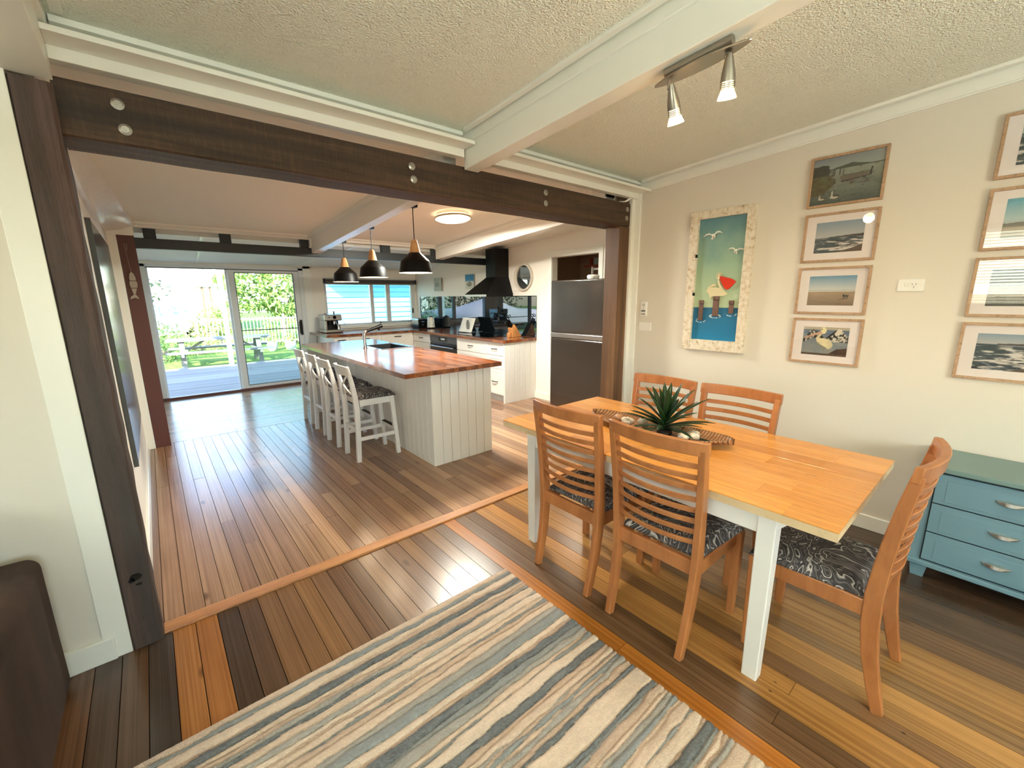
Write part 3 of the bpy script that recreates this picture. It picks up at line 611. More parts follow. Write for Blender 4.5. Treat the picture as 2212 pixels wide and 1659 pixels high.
# ------------------------------------------------------------------ bar stools
def make_stool(label, loc, rz, group):
    c = root('bar_stool', label, 'bar stool', loc, rz, group)
    prof = [(0, -.195), (.25, -.183), (.5, -.178), (.62, -.186), (.75, -.205), (.90, -.236)]
    for s in (-1, 1):
        MB().sweep([(s*.152, y, z) for z, y in prof], .034, [.04, .042, .046, .044, .036, .028], (1, 0, 0)).part('leg', m_stool, c, bevel=.003)
        MB().bar((s*.158, .195, 0), (s*.15, .155, .585), .036, .036, (0, 1, 0), .04, .042).part('leg', m_stool, c, bevel=.003)
        MB().bar((s*.153, -.18, .215), (s*.155, .18, .215), .02, .034).part('stretcher', m_stool, c, bevel=.002)
    MB().box(-.165, .165, -.15, .172, .525, .585).part('seat_frame', m_stool, c, bevel=.003)
    cushion(MB(), .185, .17, -.165, .20, .585, .042, split=.014).part('cushion', m_fab, c, smooth=True)
    MB().bar((-.15, -.185, .30), (.15, -.185, .30), .02, .034).part('stretcher', m_stool, c, bevel=.002)
    fr = MB().bar((-.152, .178, .255), (.152, .178, .255), .024, .036).part('footrest', m_stool, c, bevel=.002)
    MB().box(-.12, .12, .160, .196, .272, .277).part('footrest_strip', m_black, fr)
    rings = []
    for u in np.linspace(-1, 1, 11):
        y = -.222-.03*(1-u*u); k = .012*(abs(u)**4); rings.append([(.178*u, y+.010, .815+k), (.178*u, y-.010, .815+k), (.178*u, y-.022, .905-k), (.178*u, y-.002, .905-k)])
    MB().loft(rings).part('top_rail', m_stool, c, bevel=.004, auto=40)
    for s in (-1, 1):
        MB().sweep([(s*.135*(1-2*t)*(1-.35*math.sin(math.pi*t)) if False else s*.135*(1-2*t), -.178-.045*t-.028*math.sin(math.pi*t)+s*.004, .60+.23*t) for t in np.linspace(0, 1, 9)], .022, .012, (1, 0, 0)).part('cross_brace', m_stool, c)
    return c
G = 'white bar stools along the island'
s1 = make_stool('white bar stool nearest the viewer, its whole dark cushion showing', (1.50, 3.905, 0), -math.pi/2, G)
for yy, lab, xx in ((4.440, 'white bar stool second from the viewer along the island', 1.498), (4.93, 'white bar stool third from the viewer along the island', 1.515), (5.48, 'white bar stool furthest from the viewer, next to the sliding door glass', 1.535)):
    dup(s1, (xx, yy, 0), -math.pi/2, lab)

# ------------------------------------------------------------------ island
I = root('kitchen_island', 'white panelled kitchen island base', 'island', (2.1, 4.6, 0))
MB(I.location).box(1.79, 2.42, 3.20, 5.94, 0, .70).box(2.40, 2.42, 3.20, 5.94, .70, .862).part('carcass', m_vj, I)
def vj(parent, loc, u0, u1, z0, z1, n, m, mat=m_vj, th=.011):
    w = (u1-u0)/n
    for k in range(n):
        a, b = u0+k*w, u0+(k+1)*w
        MB(loc).prism([(a+.0018, z0), (b-.0018, z0), (b-.0018, z1), (a+.0018, z1)], -th, 0, m).part('panel_board', mat, parent, bevel=.0022, seg=1)
vj(I, I.location, 1.782, 2.428, 0, .862, 7, Y_(3.20)); vj(I, I.location, 3.19, 5.94, 0, .862, 29, X_(1.79))
MB(I.location).box(1.52, 2.43, 5.94, 5.97, 0, .862).part('end_panel', m_vj, I)
mb = MB()
for (x0, x1, y0, y1) in ((1.472, 2.452, 3.052, 4.715), (1.472, 2.452, 5.275, 6.05), (1.472, 2.005, 4.715, 5.275), (2.385, 2.452, 4.715, 5.275)): mb.box(x0, x1, y0, y1, .862, .90)
mb.one('island_benchtop', m_bench, 'glossy red brown timber benchtop on the island', 'benchtop')
sk_ = root('kitchen_sink', 'dark rectangular sink set into the island benchtop', 'sink', (2.195, 4.995, .70))
MB(sk_.location).frame(2.0, 2.39, 4.71, 5.28, .022, 0, .008, Z_(.8985)).part('rim', m_chrome, sk_, bevel=.002)
MB(sk_.location).box(2.018, 2.026, 4.728, 5.262, .74, .90).box(2.364, 2.372, 4.728, 5.262, .74, .90).box(2.026, 2.364, 4.728, 4.736, .74, .90).box(2.026, 2.364, 5.254, 5.262, .74, .90).box(2.018, 2.372, 4.728, 5.262, .73, .742).part('basin', plain('sink_black', '#1b1c1d', .4), sk_)
MB(sk_.location).lathe([(.0, .004), (.035, .004), (.04, 0)], (2.195, 4.99, .742), 20).part('drain', m_chrome, sk_)
tp = root('kitchen_tap', 'tall black and chrome pull out tap on the island', 'tap', (1.925, 5.0, .90))
MB(tp.location).lathe([(.028, 0), (.028, .008), (.02, .012)], (1.925, 5.0, .90), 20).part('base_ring', m_chrome, tp, auto=40)
MB(tp.location).tube([(1.925, 5, .90), (1.925, 5, 1.05), (1.928, 5, 1.075), (1.94, 5, 1.092), (1.965, 5, 1.103)], .0175, 16).part('stem', m_chrome, tp, auto=40)
MB(tp.location).tube([(1.955, 5, 1.099), (2.04, 5, 1.126), (2.15, 5, 1.158)], [.0175, .019, .0235], 16).part('spout', m_black, tp, auto=40)
MB(tp.location).lathe([(.012, -.02), (.012, .02)], (2.11, 5, 1.122), 12).part('aerator', m_black, tp); MB(tp.location).tube([(2.14, 5, 1.165), (2.14, 5, 1.212)], .004, 8).part('lever', m_black, tp)

# ------------------------------------------------------------------ wall bench: cabinets, oven, tops
FX = 3.70
def pull(loc, c, m, horiz=True):
    c0 = V(c); a = []
    for t in np.linspace(-1, 1, 9): a.append(m(c0[0]+.065*t, c0[1], -.024*(1-abs(t)**3)-.005))
    return MB(loc).tube(a, .0062, 7)
def drawer_unit(label, y0, y1, zs, name='drawer_cabinet', panel=True):
    u = root(name, label, 'cabinet', ((FX+4.27)/2, (y0+y1)/2, 0), 0, 'kitchen base cabinets')
    L = u.location
    MB(L).box(FX+.02, 4.27, y0+.002, y1-.002, .107, .858).part('carcass', m_cab, u)
    MB(L).box(FX+.06, FX+.075, y0, y1, 0, .107).part('kickboard', m_alu, u)
    for a, b in zip(zs, zs[1:]):
        d = MB(L).box(FX, FX+.018, y0+.004, y1-.004, b+.003, a-.003).frame(y0+.004, y1-.004, b+.003, a-.003, .05, -.006, 0, X_(FX)).part('drawer', m_cab, u, bevel=.002)
        if b < .2:
            k = max(2, round((y1-y0-.1)/.085)); ww = (y1-y0-.108)/k
            for j in range(k):
                q = y0+.054+j*ww; MB(L).box(FX-.0035, FX+.001, q+.0015, q+ww-.0015, b+.053, a-.053).part('groove_board', m_cab, d)
        pull(L, ((y0+y1)/2, (a+b)/2+.0, 0), X_(FX-.006)).part('handle', m_black, d)
    return u
drawer_unit('narrow white drawer cabinet at the near end of the wall bench', 4.545, 4.963, [.858, .672, .48, .107])
drawer_unit('wide white drawer cabinet beside the oven', 4.963, 5.737, [.858, .665, .43, .107])
drawer_unit('white drawer cabinet in the corner beyond the oven', 6.593, 7.20, [.858, .70, .43, .107])
ov = root('built_in_oven', 'black built in oven with clock display under the wall bench', 'oven', ((FX+4.27)/2, 6.165, 0)); L0 = ov.location
MB(L0).box(FX+.02, 4.25, 5.74, 6.59, .11, .858).part('oven_body', m_black, ov); MB(L0).box(FX+.06, FX+.075, 5.737, 6.593, 0, .107).part('kickboard', m_alu, ov)
MB(L0).box(FX-.004, FX+.02, 5.742, 6.588, .735, .856).part('control_panel', plain('oven_fascia', '#565a5e', .3, .6), ov, bevel=.002)
dsp = MB(L0).box(FX-.007, FX-.003, 6.03, 6.30, .765, .835).part('display', m_blackg, ov)
m_digit = glow('display_digits', '#cfd6da', .8); mb = MB(L0)
for k, ch in enumerate('1225'):      # illegible little clock digits: short strokes
    y = 6.215-k*.032; mb.box(FX-.0078, FX-.0068, y-.004, y+.004, .787, .813) if ch == '1' else mb.frame(y-.010, y+.010, .787, .813, .004, -.0008, 0, X_(FX-.007))
mb.part('digits', m_digit, dsp)
MB(L0).box(FX-.004, FX+.02, 5.742, 6.588, .125, .728).part('oven_door', m_blackg, ov, bevel=.003)
MB(L0).tube([(FX-.045, 5.80, .675), (FX-.045, 6.53, .675)], .013, 12).box(FX-.045, FX, 5.83, 5.85, .667, .683).box(FX-.045, FX, 6.48, 6.50, .667, .683).part('handle', m_steel, ov, auto=40)
ep = root('bench_end_panel', 'white grooved end panel of the wall bench', 'panel', (3.98, 4.53, 0))
MB(ep.location).box(3.68, 4.277, 4.53, 4.545, 0, .858).part('panel_back', m_vj, ep); vj(ep, ep.location, 3.68, 4.277, 0, .858, 6, Y_(4.53))
rc = root('base_cabinet', 'white base cabinet under the kitchen window', 'cabinet', (2.95, 7.65, 0), 0, 'kitchen base cabinets'); L0 = rc.location
MB(L0).box(2.26, 4.27, 7.23, 8.11, .107, .858).part('carcass', m_cab, rc); MB(L0).box(2.26, 3.70, 7.26, 7.275, 0, .107).part('kickboard', m_alu, rc)
for a, b in ((2.26, 2.52), (2.52, 3.08), (3.08, 3.69)):
    d = MB(L0).box(a+.003, b-.003, 7.212, 7.23, .11, .855).frame(a+.003, b-.003, .11, .855, .05, -.006, 0, Y_(7.212)).part('cabinet_door', m_cab, rc, bevel=.002)
    pull(L0, ((a+b)/2, .80, 0), Y_(7.206)).part('handle', m_black, d)
mb = MB().box(3.652, 4.278, 4.502, 8.118, .86, .90).box(2.14, 3.652, 7.15, 8.118, .86, .90)
mb.one('wall_benchtop', m_bench, 'L shaped timber benchtop along the splashback and window', 'benchtop')
MB().box(4.272, 4.2785, 4.50, 7.95, .902, 1.50).one('glass_splashback', m_splash, 'dark smoked glass splashback reflecting the garden', 'splashback')
MB().box(3.74, 4.22, 4.98, 5.78, .9005, .907).one('cooktop', m_blackg, 'black glass cooktop flush on the wall bench', 'cooktop', bevel=.003)
hd = root('range_hood', 'black chimney range hood on the bench wall', 'range hood', (4.05, 5.3, 1.49)); L0 = hd.location
H0, H1 = 5.02, 5.585
MB(L0).box(3.77, 4.275, H0, H1, 1.49, 1.525).part('hood_lip', m_black, hd, bevel=.002)
MB(L0).box(3.766, 3.771, H0+.005, H1-.005, 1.493, 1.522).part('control_strip', m_nickel, hd)
MB(L0).loft([[(3.775, H0, 1.525), (4.275, H0, 1.525), (4.275, H1, 1.525), (3.775, H1, 1.525)], [(4.02, 5.12, 1.775), (4.275, 5.12, 1.775), (4.275, 5.36, 1.775), (4.02, 5.36, 1.775)]]).part('hood_canopy', m_black, hd)
MB(L0).box(4.02, 4.275, 5.12, 5.36, 1.775, 2.19).part('chimney', m_black, hd, bevel=.003)
# bench appliances
cm = root('espresso_machine', 'silver espresso machine on the bench left of the window', 'coffee machine', (2.40, 7.74, .90)); L0 = cm.location
MB(L0).box(2.255, 2.56, 7.56, 7.90, .905, .955).part('drip_tray', m_steel, cm, bevel=.012)
MB(L0).box(2.27, 2.535, 7.74, 7.90, .955, 1.12).box(2.262, 2.30, 7.585, 7.90, .955, 1.12).part('machine_body', m_steel, cm, bevel=.006)
MB(L0).box(2.255, 2.55, 7.57, 7.90, 1.105, 1.212).part('machine_head', m_steel, cm, bevel=.018)
MB(L0).box(2.30, 2.535, 7.735, 7.742, .957, 1.105).part('back_plate', m_black, cm)
MB(L0).lathe([(0, .012), (.026, .012), (.03, 0)], (2.425, 7.568, 1.165), 18, (0, -1, 0)).part('gauge', m_blackg, cm, auto=40)
MB(L0).lathe([(.0, .008), (.012, .008), (.014, 0)], (2.335, 7.568, 1.165), 14, (0, -1, 0)).part('button', m_chrome, cm, auto=40)
MB(L0).lathe([(.033, 0), (.033, .05)], (2.44, 7.65, 1.045), 18).bar((2.44, 7.63, 1.06), (2.44, 7.52, 1.05), .02, .02).part('portafilter', m_chrome, cm, auto=40)
MB(L0).lathe([(.034, 0), (.03, .06), (.033, .085)], (2.50, 7.63, .956), 18).part('milk_jug', m_chrome, cm, auto=40)
MB(L0).lathe([(.025, 0), (.025, .06)], (2.36, 7.65, 1.045), 18).part('grinder_outlet', m_black, cm, auto=40)
MB(L0).lathe([(.012, 0), (.01, .04), (.02, .055)], (2.455, 7.68, 1.208), 14).part('tamper', m_black, cm, auto=40)
MB(L0).lathe([(.045, 0), (.04, .01), (.015, .022)], (2.34, 7.75, 1.21), 18).part('hopper_lid', m_steel, cm, auto=40)
MB(L0).tube([(2.55, 7.62, 1.10), (2.58, 7.61, 1.09), (2.62, 7.60, 1.02)], .005, 8).part('steam_wand', m_chrome, cm)
to = root('toaster', 'silver and black toaster in the bench corner', 'toaster', (4.03, 7.56, .90)); L0 = to.location
MB(L0).box(3.93, 4.12, 7.42, 7.70, .905, .96).part('toaster_base', m_black, to, bevel=.01); MB(L0).box(3.93, 4.12, 7.43, 7.69, .955, 1.085).part('toaster_shell', m_steel, to, bevel=.022, seg=3)
MB(L0).box(3.93, 4.12, 7.418, 7.435, .93, 1.07).part('end_panel', m_black, to, bevel=.01); MB(L0).box(3.97, 4.0, 7.48, 7.66, 1.083, 1.088).box(4.05, 4.08, 7.48, 7.66, 1.083, 1.088).part('slots', m_black, to)
MB(L0).box(3.99, 4.05, 7.405, 7.42, 1.02, 1.035).lathe([(0, .014), (.014, .012), (.016, 0)], (4.02, 7.418, .965), 14, (0, -1, 0)).part('knob', m_chrome, to)
ke = root('kettle', 'pale cream jug kettle beside the toaster', 'kettle', (4.10, 7.245, .90)); L0 = ke.location
MB(L0).lathe([(.078, 0), (.08, .02), (.074, .024)], L0, 24).part('power_base', m_black, ke, auto=40)
MB(L0).lathe([(.074, .024), (.07, .10), (.06, .19), (.052, .215), (.02, .222)], L0, 28).part('kettle_body', plain('kettle_cream', '#e4dfd2', .3), ke, auto=50)
MB(L0).lathe([(.045, .218), (.02, .232), (.0, .24)], L0, 18).part('lid', m_black, ke, auto=50)
MB(L0).tube([V(L0)+V((.0, -.058, .20)), V(L0)+V((0, -.10, .20)), V(L0)+V((0, -.115, .15)), V(L0)+V((0, -.10, .08)), V(L0)+V((0, -.07, .06))], .009, 8).part('handle', m_plastic, ke, auto=50)
MB(L0).loft([[V(L0)+V((-.015, .05, .19)), V(L0)+V((.015, .05, .19)), V(L0)+V((.012, .05, .212)), V(L0)+V((-.012, .05, .212))], [V(L0)+V((-.006, .085, .212)), V(L0)+V((.006, .085, .212)), V(L0)+V((.006, .08, .217)), V(L0)+V((-.006, .08, .217))]]).part('spout', m_plastic, ke)
cb = root('cookbook_stand', 'open cookbook propped on a black stand by the cooktop', 'cookbook', (4.07, 5.97, .90)); L0 = cb.location
MB(L0).loft([[(4.03, 5.80, .905), (4.03, 6.15, .905), (4.022, 6.15, .905), (4.022, 5.80, .905)], [(4.13, 5.80, 1.14), (4.13, 6.15, 1.14), (4.122, 6.15, 1.14), (4.122, 5.80, 1.14)]]).box(3.985, 4.03, 5.82, 6.13, .901, .912).bar((4.12, 5.97, 1.12), (4.21, 5.97, .906), .12, .008, (1, 0, 0)).part('stand', m_black, cb)
pg = lambda a, b, dz: MB(L0).loft([[(4.018-.018*math.sin(math.pi*t), a+(b-a)*t, .914) for t in np.linspace(0, 1, 8)]+[(4.021, b, .914), (4.021, a, .914)],
                                   [(4.112-.018*math.sin(math.pi*t), a+(b-a)*t, 1.14+dz) for t in np.linspace(0, 1, 8)]+[(4.117, b, 1.14+dz), (4.117, a, 1.14+dz)]])
pg(5.97, 6.16, .004).part('page_block', plain('paper', '#e9e6dd', .7), cb, auto=40); bpg = pg(5.79, 5.97, .002).part('page_block', plain('paper', '#e9e6dd', .7), cb, auto=40)
MB(L0).loft([[(4.02, 5.885+.05*math.cos(t), .99+.09*math.sin(t)+.04) for t in np.linspace(0, 2*math.pi, 16, False)], [(4.022, 5.885+.05*math.cos(t), .99+.09*math.sin(t)+.04) for t in np.linspace(0, 2*math.pi, 16, False)]]).part('page_photo', plain('photo_grey', '#7c776f', .6), bpg)
kb = root('knife_block', 'beech knife block with black handled knives and scissors', 'knife block', (4.13, 4.83, .90)); L0 = kb.location
mk = wood('beech_block', '#b4763f', '#cf9257', .45, (8, 8, 8), 'Object', rnd=2)
MB(L0).prism([(4.055, .901), (4.235, .901), (4.10, 1.085), (4.045, 1.03), (4.055, .97)], -.05, .05, Y_(4.83)).part('block', mk, kb, bevel=.003)
MB(L0).box(4.015, 4.055, 4.795, 4.865, .901, .965).part('block_front', mk, kb, bevel=.002)
for k, (dy, t, l) in enumerate(((-.03, .2, .09), (0, .2, .10), (.03, .2, .085), (-.02, .65, .11), (.02, .65, .12))):
    p = V((4.05+.045*t, 4.83+dy, 1.035+.045*t)); d = V((-.6, 0, .8)); MB(L0).bar(p, p+d*l, .016, .022, (0, 1, 0)).part('knife_handle', m_black, kb, bevel=.003)
ring = lambda c: [V(c)+.026*V((math.cos(t)*.6, math.sin(t), math.cos(t)*.8)) for t in np.linspace(0, 2*math.pi, 14)]
MB(L0).tube(ring((4.02, 4.865, 1.20)), .005, 6).tube(ring((4.02, 4.815, 1.205)), .005, 6).bar((4.07, 4.84, 1.07), (4.03, 4.84, 1.18), .01, .006, (0, 1, 0)).part('scissors', m_black, kb)

# ------------------------------------------------------------------ fridge
fr = root('fridge', 'tall dark stainless two door fridge beside the timber post', 'fridge', (3.83, 3.03, 0)); L0 = fr.location
FF, Y0, Y1, ZT = 3.50, 2.645, 3.462, 1.663
MB(L0).box(FF+.075, 4.2, Y0+.005, Y1-.005, .03, ZT-.005).part('cabinet_body', m_blackg, fr, bevel=.006)
def fdoor(z0, z1):
    rings = []
    for t in np.linspace(0, 1, 13):
        u = 2*t-1; rings.append([(FF+.068, Y0+(Y1-Y0)*t, z0), (FF+.012*u*u, Y0+(Y1-Y0)*t, z0), (FF+.012*u*u, Y0+(Y1-Y0)*t, z1), (FF+.068, Y0+(Y1-Y0)*t, z1)])
    return MB(L0).loft(rings)
fdoor(1.09, ZT).part('freezer_door', m_fridge, fr, bevel=.012, seg=3, auto=40); fdoor(.06, 1.03).part('fridge_door', m_fridge, fr, bevel=.012, seg=3, auto=40)
MB(L0).box(FF+.006, FF+.066, Y0+.004, Y1-.004, 1.034, 1.086).part('door_handle_strip', m_steel, fr, bevel=.004)
MB(L0).box(FF+.1, 4.15, Y0+.05, Y1-.05, 0, .03).part('feet', m_black, fr)
MB().lathe([(.03, 0), (.06, .004), (.068, .03), (.055, .046), (0, .05)], (3.62, 2.95, ZT), 24).one('white_bowl', m_plastic, 'small white upturned bowl on top of the fridge', 'bowl', auto=50)
# pantry shelf
ps = root('pantry_shelf', 'red brown timber shelf on white rail inside the pantry', 'shelf', (5.2, 3.75, 1.9)); L0 = ps.location
MB(L0).box(5.0, 5.415, 3.29, 4.26, 1.905, 1.93).part('shelf_board', wood('shelf_red', '#6b2f1c', '#8a4427', .5, (8, 2, 8)), ps); MB(L0).box(5.03, 5.06, 3.29, 4.1, 1.86, 1.885).part('rail', m_trim, ps); MB(L0).box(5.02, 5.05, 4.11, 4.13, 1.80, 1.905).part('hook', m_trim, ps)
MB().box(5.05, 5.15, 4.14, 4.19, 1.931, 2.03).one('storage_box', plain('box_red', '#7c2f22', .6), 'red brown box on the pantry shelf end', 'box', bevel=.003)
MB().box(5.05, 5.15, 4.00, 4.12, 1.931, 2.03).one('storage_box', plain('box_teal', '#93a7a3', .6), 'pale teal tissue box on the pantry shelf', 'box', bevel=.003)
MB().lathe([(.07, 0), (.09, .05), (.07, .1), (.02, .12)], (5.14, 3.83, 1.931), 18).one('storage_basket', plain('dark_basket', '#1f2a2a', .8), 'dark basket with a grey bag on the pantry shelf', 'basket', auto=50)
MB().lathe([(.02, 0), (.06, .05), (.045, .1), (.01, .13)], (5.22, 3.70, 1.931), 10).one('paper_bag', plain('bag_grey', '#9d9489', .8), 'crumpled grey bag on the pantry shelf', 'bag')
MB().lathe([(.05, 0), (.05, .1), (.03, .12), (.03, .14)], (5.14, 3.47, 1.931), 16).one('storage_jar', plain('jar_grey', '#8e8a85', .4), 'grey jar on the pantry shelf by the doorway edge', 'jar', auto=50)

# ------------------------------------------------------------------ lamps
WARM = (1, .72, .42)
m_wlamp = wood('lamp_wood', '#c18a55', '#d8a570', .5, (6, 6, 3)); m_lining = plain('shade_lining', '#efe6cf', .6); m_bulb = glow('warm_bulb', '#ffdfae', 14)
def make_pendant(label, loc, zc, group):
    x, y, zb = loc; p = root('pendant_lamp', label, 'pendant lamp', (x, y, zb), 0, group)
    MB().lathe([(.042, .157), (.047, .154), (.110, .094), (.116, .084), (.128, .012), (.131, 0)], n=40, cap=False).part('shade', m_black, p, auto=30)
    MB().lathe([(.040, .153), (.107, .091), (.113, .082), (.126, .011), (.131, 0)], n=40, cap=False).part('shade_lining', m_lining, p, auto=30)
    MB().lathe([(.047, .153), (.043, .158), (.026, .235), (.018, .252), (.006, .256)], n=24).part('wooden_neck', m_wlamp, p, auto=50)
    MB().tube([(0, 0, .25), (0, 0, zc)], .0035, 8).part('cord', m_black, p)
    MB().box(-.032, .03, -.03, .03, zc-.004, zc+.03).part('ceiling_bracket', m_black, p, bevel=.003)
    MB().lathe([(0, -.03), (.02, -.022), (.027, 0), (.02, .022), (.012, .045), (.012, .07)], (0, 0, .07), 16).part('bulb', m_bulb, p, smooth=True)
    return p
G = 'black pendant lamps over the island'
for (x, y, zb, zm, lab) in ((1.693, 3.195, 1.688, 2.187, 'black dome pendant lamp with wooden neck nearest the viewer'), (1.696, 4.048, 1.684, 2.128, 'black dome pendant lamp with wooden neck in the middle of three'), (1.697, 4.807, 1.664, 2.075, 'black dome pendant lamp with wooden neck furthest from the viewer')):
    make_pendant(lab, (x, y, zb), zm-zb, G); light('pendant_light', 'POINT', (x, y, zb+.03), 9, (1, .85, .65), shadow_soft_size=.03)
cl = root('ceiling_light', 'round glowing flush ceiling light above the kitchen', 'ceiling light', (2.49, 3.86, CZ(3.86)))
tilt = math.atan(-.0692); cl.rotation_euler = (tilt, 0, 0)
MB().lathe([(.165, .005), (.165, -.028), (.16, -.03)], n=40).part('mounting_ring', plain('lamp_ring', '#e9e2d2', .4), cl, auto=40)
MB().lathe([(.183, -.034), (.186, -.04), (.186, -.05), (.18, -.052)], n=40).part('rim', plain('lamp_rim', '#b9ab92', .4), cl, auto=40)
MB().lathe([(.175, -.028), (.178, -.034), (.178, -.052), (.15, -.066), (.09, -.074), (0, -.077)], n=40).part('diffuser', glow('diffuser', '#ffe6bf', 4.5), cl, auto=40)
light('ceiling_lamp_light', 'AREA', (2.49, 3.85, CZ(3.86)-.09), 130, (.98, .96, .84), (2.49, 3.85, 0), shape='DISK', size=.34)
light('ceiling_lamp_halo', 'POINT', (2.49, 3.72, CZ(3.72)-.10), 1.2, WARM, shadow_soft_size=.02)
# twin spotlight on the white beam
ts = root('twin_spotlight', 'brushed metal twin spotlight bar under the white ceiling beam', 'spotlight', (1.625, .88, 2.33)); L0 = ts.location
zb = lambda y: CZ(y)-.186
n = 24; leaf = [(1.635+.040*math.sin(t)*abs(math.sin(t))**.35, .878+.178*-math.cos(t)) for t in np.linspace(0, 2*math.pi, n, False)]
MB(L0).add([(x, y, zb(y)-.036) for x, y in leaf]+[(x, y, zb(y)-.030) for x, y in leaf], [tuple(range(n)), tuple(range(2*n-1, n-1, -1))]+[(j, j+n, (j+1) % n+n, (j+1) % n) for j in range(n)]).part('leaf_plate', m_nickel, ts, bevel=.0015)
MB(L0).tube([(1.618, .755, zb(.755)-.014), (1.618, 1.0, zb(1.0)-.014)], .0165, 16).part('base_tube', m_nickel, ts, auto=40)
def head(p, q, nm):
    p, q = V(p), V(q); d = (q-p)/np.linalg.norm(q-p); L = np.linalg.norm(q-p)
    h = MB(L0).lathe([(.009, 0), (.014, L*.12), (.022, L*.42), (.0245, L*.62)], p, 22, d).part('spot_head', m_nickel, ts, auto=40)
    for k in range(4): MB(L0).lathe([(.0235, L*.64+k*.0055), (.025, L*.64+k*.0055+.001), (.025, L*.64+k*.0055+.0028), (.0235, L*.64+k*.0055+.0038)], p, 22, d).part('vent_ring', m_nickel, h)
    MB(L0).lathe([(.017, L*.60), (.020, L*.78), (.030, L*.97), (.031, L), (.0, L+.003)], p, 22, d).part('halogen_bulb', glow('halogen', '#ffd08a', 22), h, auto=40)
    MB(L0).tube([p+V((0, .012, .028)), p+V((0, .012, -.012)), p+d*.03], .0045, 8).part('swivel', m_chrome, h)
    light('halogen_spot', 'SPOT', q+d*.012, 27, (1, .72, .43), q+d, spot_size=math.radians(138), spot_blend=1.0, shadow_soft_size=.04)
head((1.636, .772, zb(.772)-.042), (1.665, .782, zb(.772)-.172), 'a'); head((1.636, .985, zb(.985)-.050), (1.695, .99, zb(.985)-.172), 'b')

# ------------------------------------------------------------------ rug
def vnoise(x, y, seed):
    r = np.random.default_rng(seed).random((64, 64)); xi = np.floor(x).astype(int); yi = np.floor(y).astype(int); fx = x-xi; fy = y-yi
    fx = fx*fx*(3-2*fx); fy = fy*fy*(3-2*fy); g = lambda a, b: r[a % 64, b % 64]
    return (g(xi, yi)*(1-fx)+g(xi+1, yi)*fx)*(1-fy)+(g(xi, yi+1)*(1-fx)+g(xi+1, yi+1)*fx)*fy
def fbm(x, y, seed, o=4):
    s = 0; a = .5
    for k in range(o): s = s+a*vnoise(x*2**k, y*2**k, seed+k); a *= .5
    return s/(1-.5**o)
RX0, RX1, RY0, RY1 = -.415, 1.322, -.45, 1.632
nx, ny = 320, 560
gx, gy = np.meshgrid(np.linspace(RX0, RX1, nx), np.linspace(RY1, RY0, ny)); d = RY1-gy
c3 = lambda h: V(lin(h)[:3])
BE, B2, TA, GR, BG, DK = c3('#cfb7a4'), c3('#d6c1af'), c3('#bca391'), c3('#a09a94'), c3('#8b8d8e'), c3('#6c6f72')
st = [(.035, BE), (.022, BG), (.050, B2), (.014, TA), (.030, DK), (.018, BG), (.030, BE), (.016, TA), (.026, GR), (.010, DK), (.05, BE), (.018, GR), (.035, B2), (.014, TA), (.03, BE), (.016, BG), (.022, TA), (.055, BE), (.03, GR), (.05, BG), (.04, B2), (.02, TA),
      (.05, DK), (.02, BG), (.035, GR), (.025, BE), (.018, BG), (.06, B2), (.035, DK), (.03, TA), (.016, BE), (.022, GR), (.018, TA), (.02, BG), (.014, BE), (.02, GR), (.018, TA), (.014, BE), (.022, DK), (.10, B2), (.02, DK), (.018, BG), (.03, TA), (.02, BE), (.026, GR), (.03, BG), (.02, BE)]
colr = np.zeros((ny, nx, 3)); hgt = np.zeros((ny, nx)); pos = 0.0; k = 0; edge = np.full((ny, nx), 9.0); cur = np.full((ny, nx), -1)
prev = np.full(gx.shape, -1.0)
while pos < RY1-RY0:
    wd, cc = st[k % len(st)]; lo = pos; hi = pos+wd
    wob = lambda q, s: q+(fbm(gx*1.1+3, gx*0+q*7, s, 3)-.5)*.034+(vnoise(gx*16, gx*0+q*31, s+9)-.5)*.011
    a = wob(lo, 50+k) if k else np.full(gx.shape, -1.0); m = d >= a
    colr[m] = cc; cur[m] = k; edge = np.where(m, np.minimum(np.abs(d-a), 9), np.minimum(edge, np.abs(d-a))); pos = pos+wd*.78; k += 1
fine = .55*fbm(gx*45, gy*90, 7, 3)+.45*RNG.random(gx.shape); streak = fbm(gx*5, gy*60, 17, 3)
lum = colr.mean(2, keepdims=True); vary = np.where(lum < .22, 1.0, .4)
colr = colr*(1+vary*((fine[..., None]-.5)*.9+(streak[..., None]-.5)*.35)); colr = np.clip(colr, .02, .9)
hgt = .016+.004*(1-np.exp(-(edge/.005)**2))*(1+.4*(np.sin(cur*2.4)))-.004*np.exp(-(edge/.004)**2)+.002*(fine-.5)
hgt[0, :] = hgt[-1, :] = .004; hgt[:, 0] = hgt[:, -1] = .004
jag = (vnoise(gx*60, gy*60, 3)-.5)*.004
me = bpy.data.meshes.new('rug'); vs = np.stack([gx+np.where((np.arange(nx) == 0) | (np.arange(nx) == nx-1), jag, 0), gy, hgt], -1).reshape(-1, 3)-V((.4535, .591, 0))
ii = np.arange(ny*nx).reshape(ny, nx); fs = np.stack([ii[:-1, :-1], ii[1:, :-1], ii[1:, 1:], ii[:-1, 1:]], -1).reshape(-1, 4)
me.from_pydata(vs.tolist(), [], fs.tolist()); at = me.attributes.new('Col', 'FLOAT_COLOR', 'POINT'); at.data.foreach_set('color', np.concatenate([colr, np.ones((ny, nx, 1))], -1).astype('f').ravel())
me.polygons.foreach_set('use_smooth', [True]*len(me.polygons)); me.materials.append(attr_mat('rug_pile', .95, (260, .9, .006)))
rug = bpy.data.objects.new('rug_pile', me); COL.objects.link(rug)
rr = root('striped_rug', 'large rug with wavy beige and grey carved stripes', 'rug', (.4535, .591, 0)); rug.parent = rr
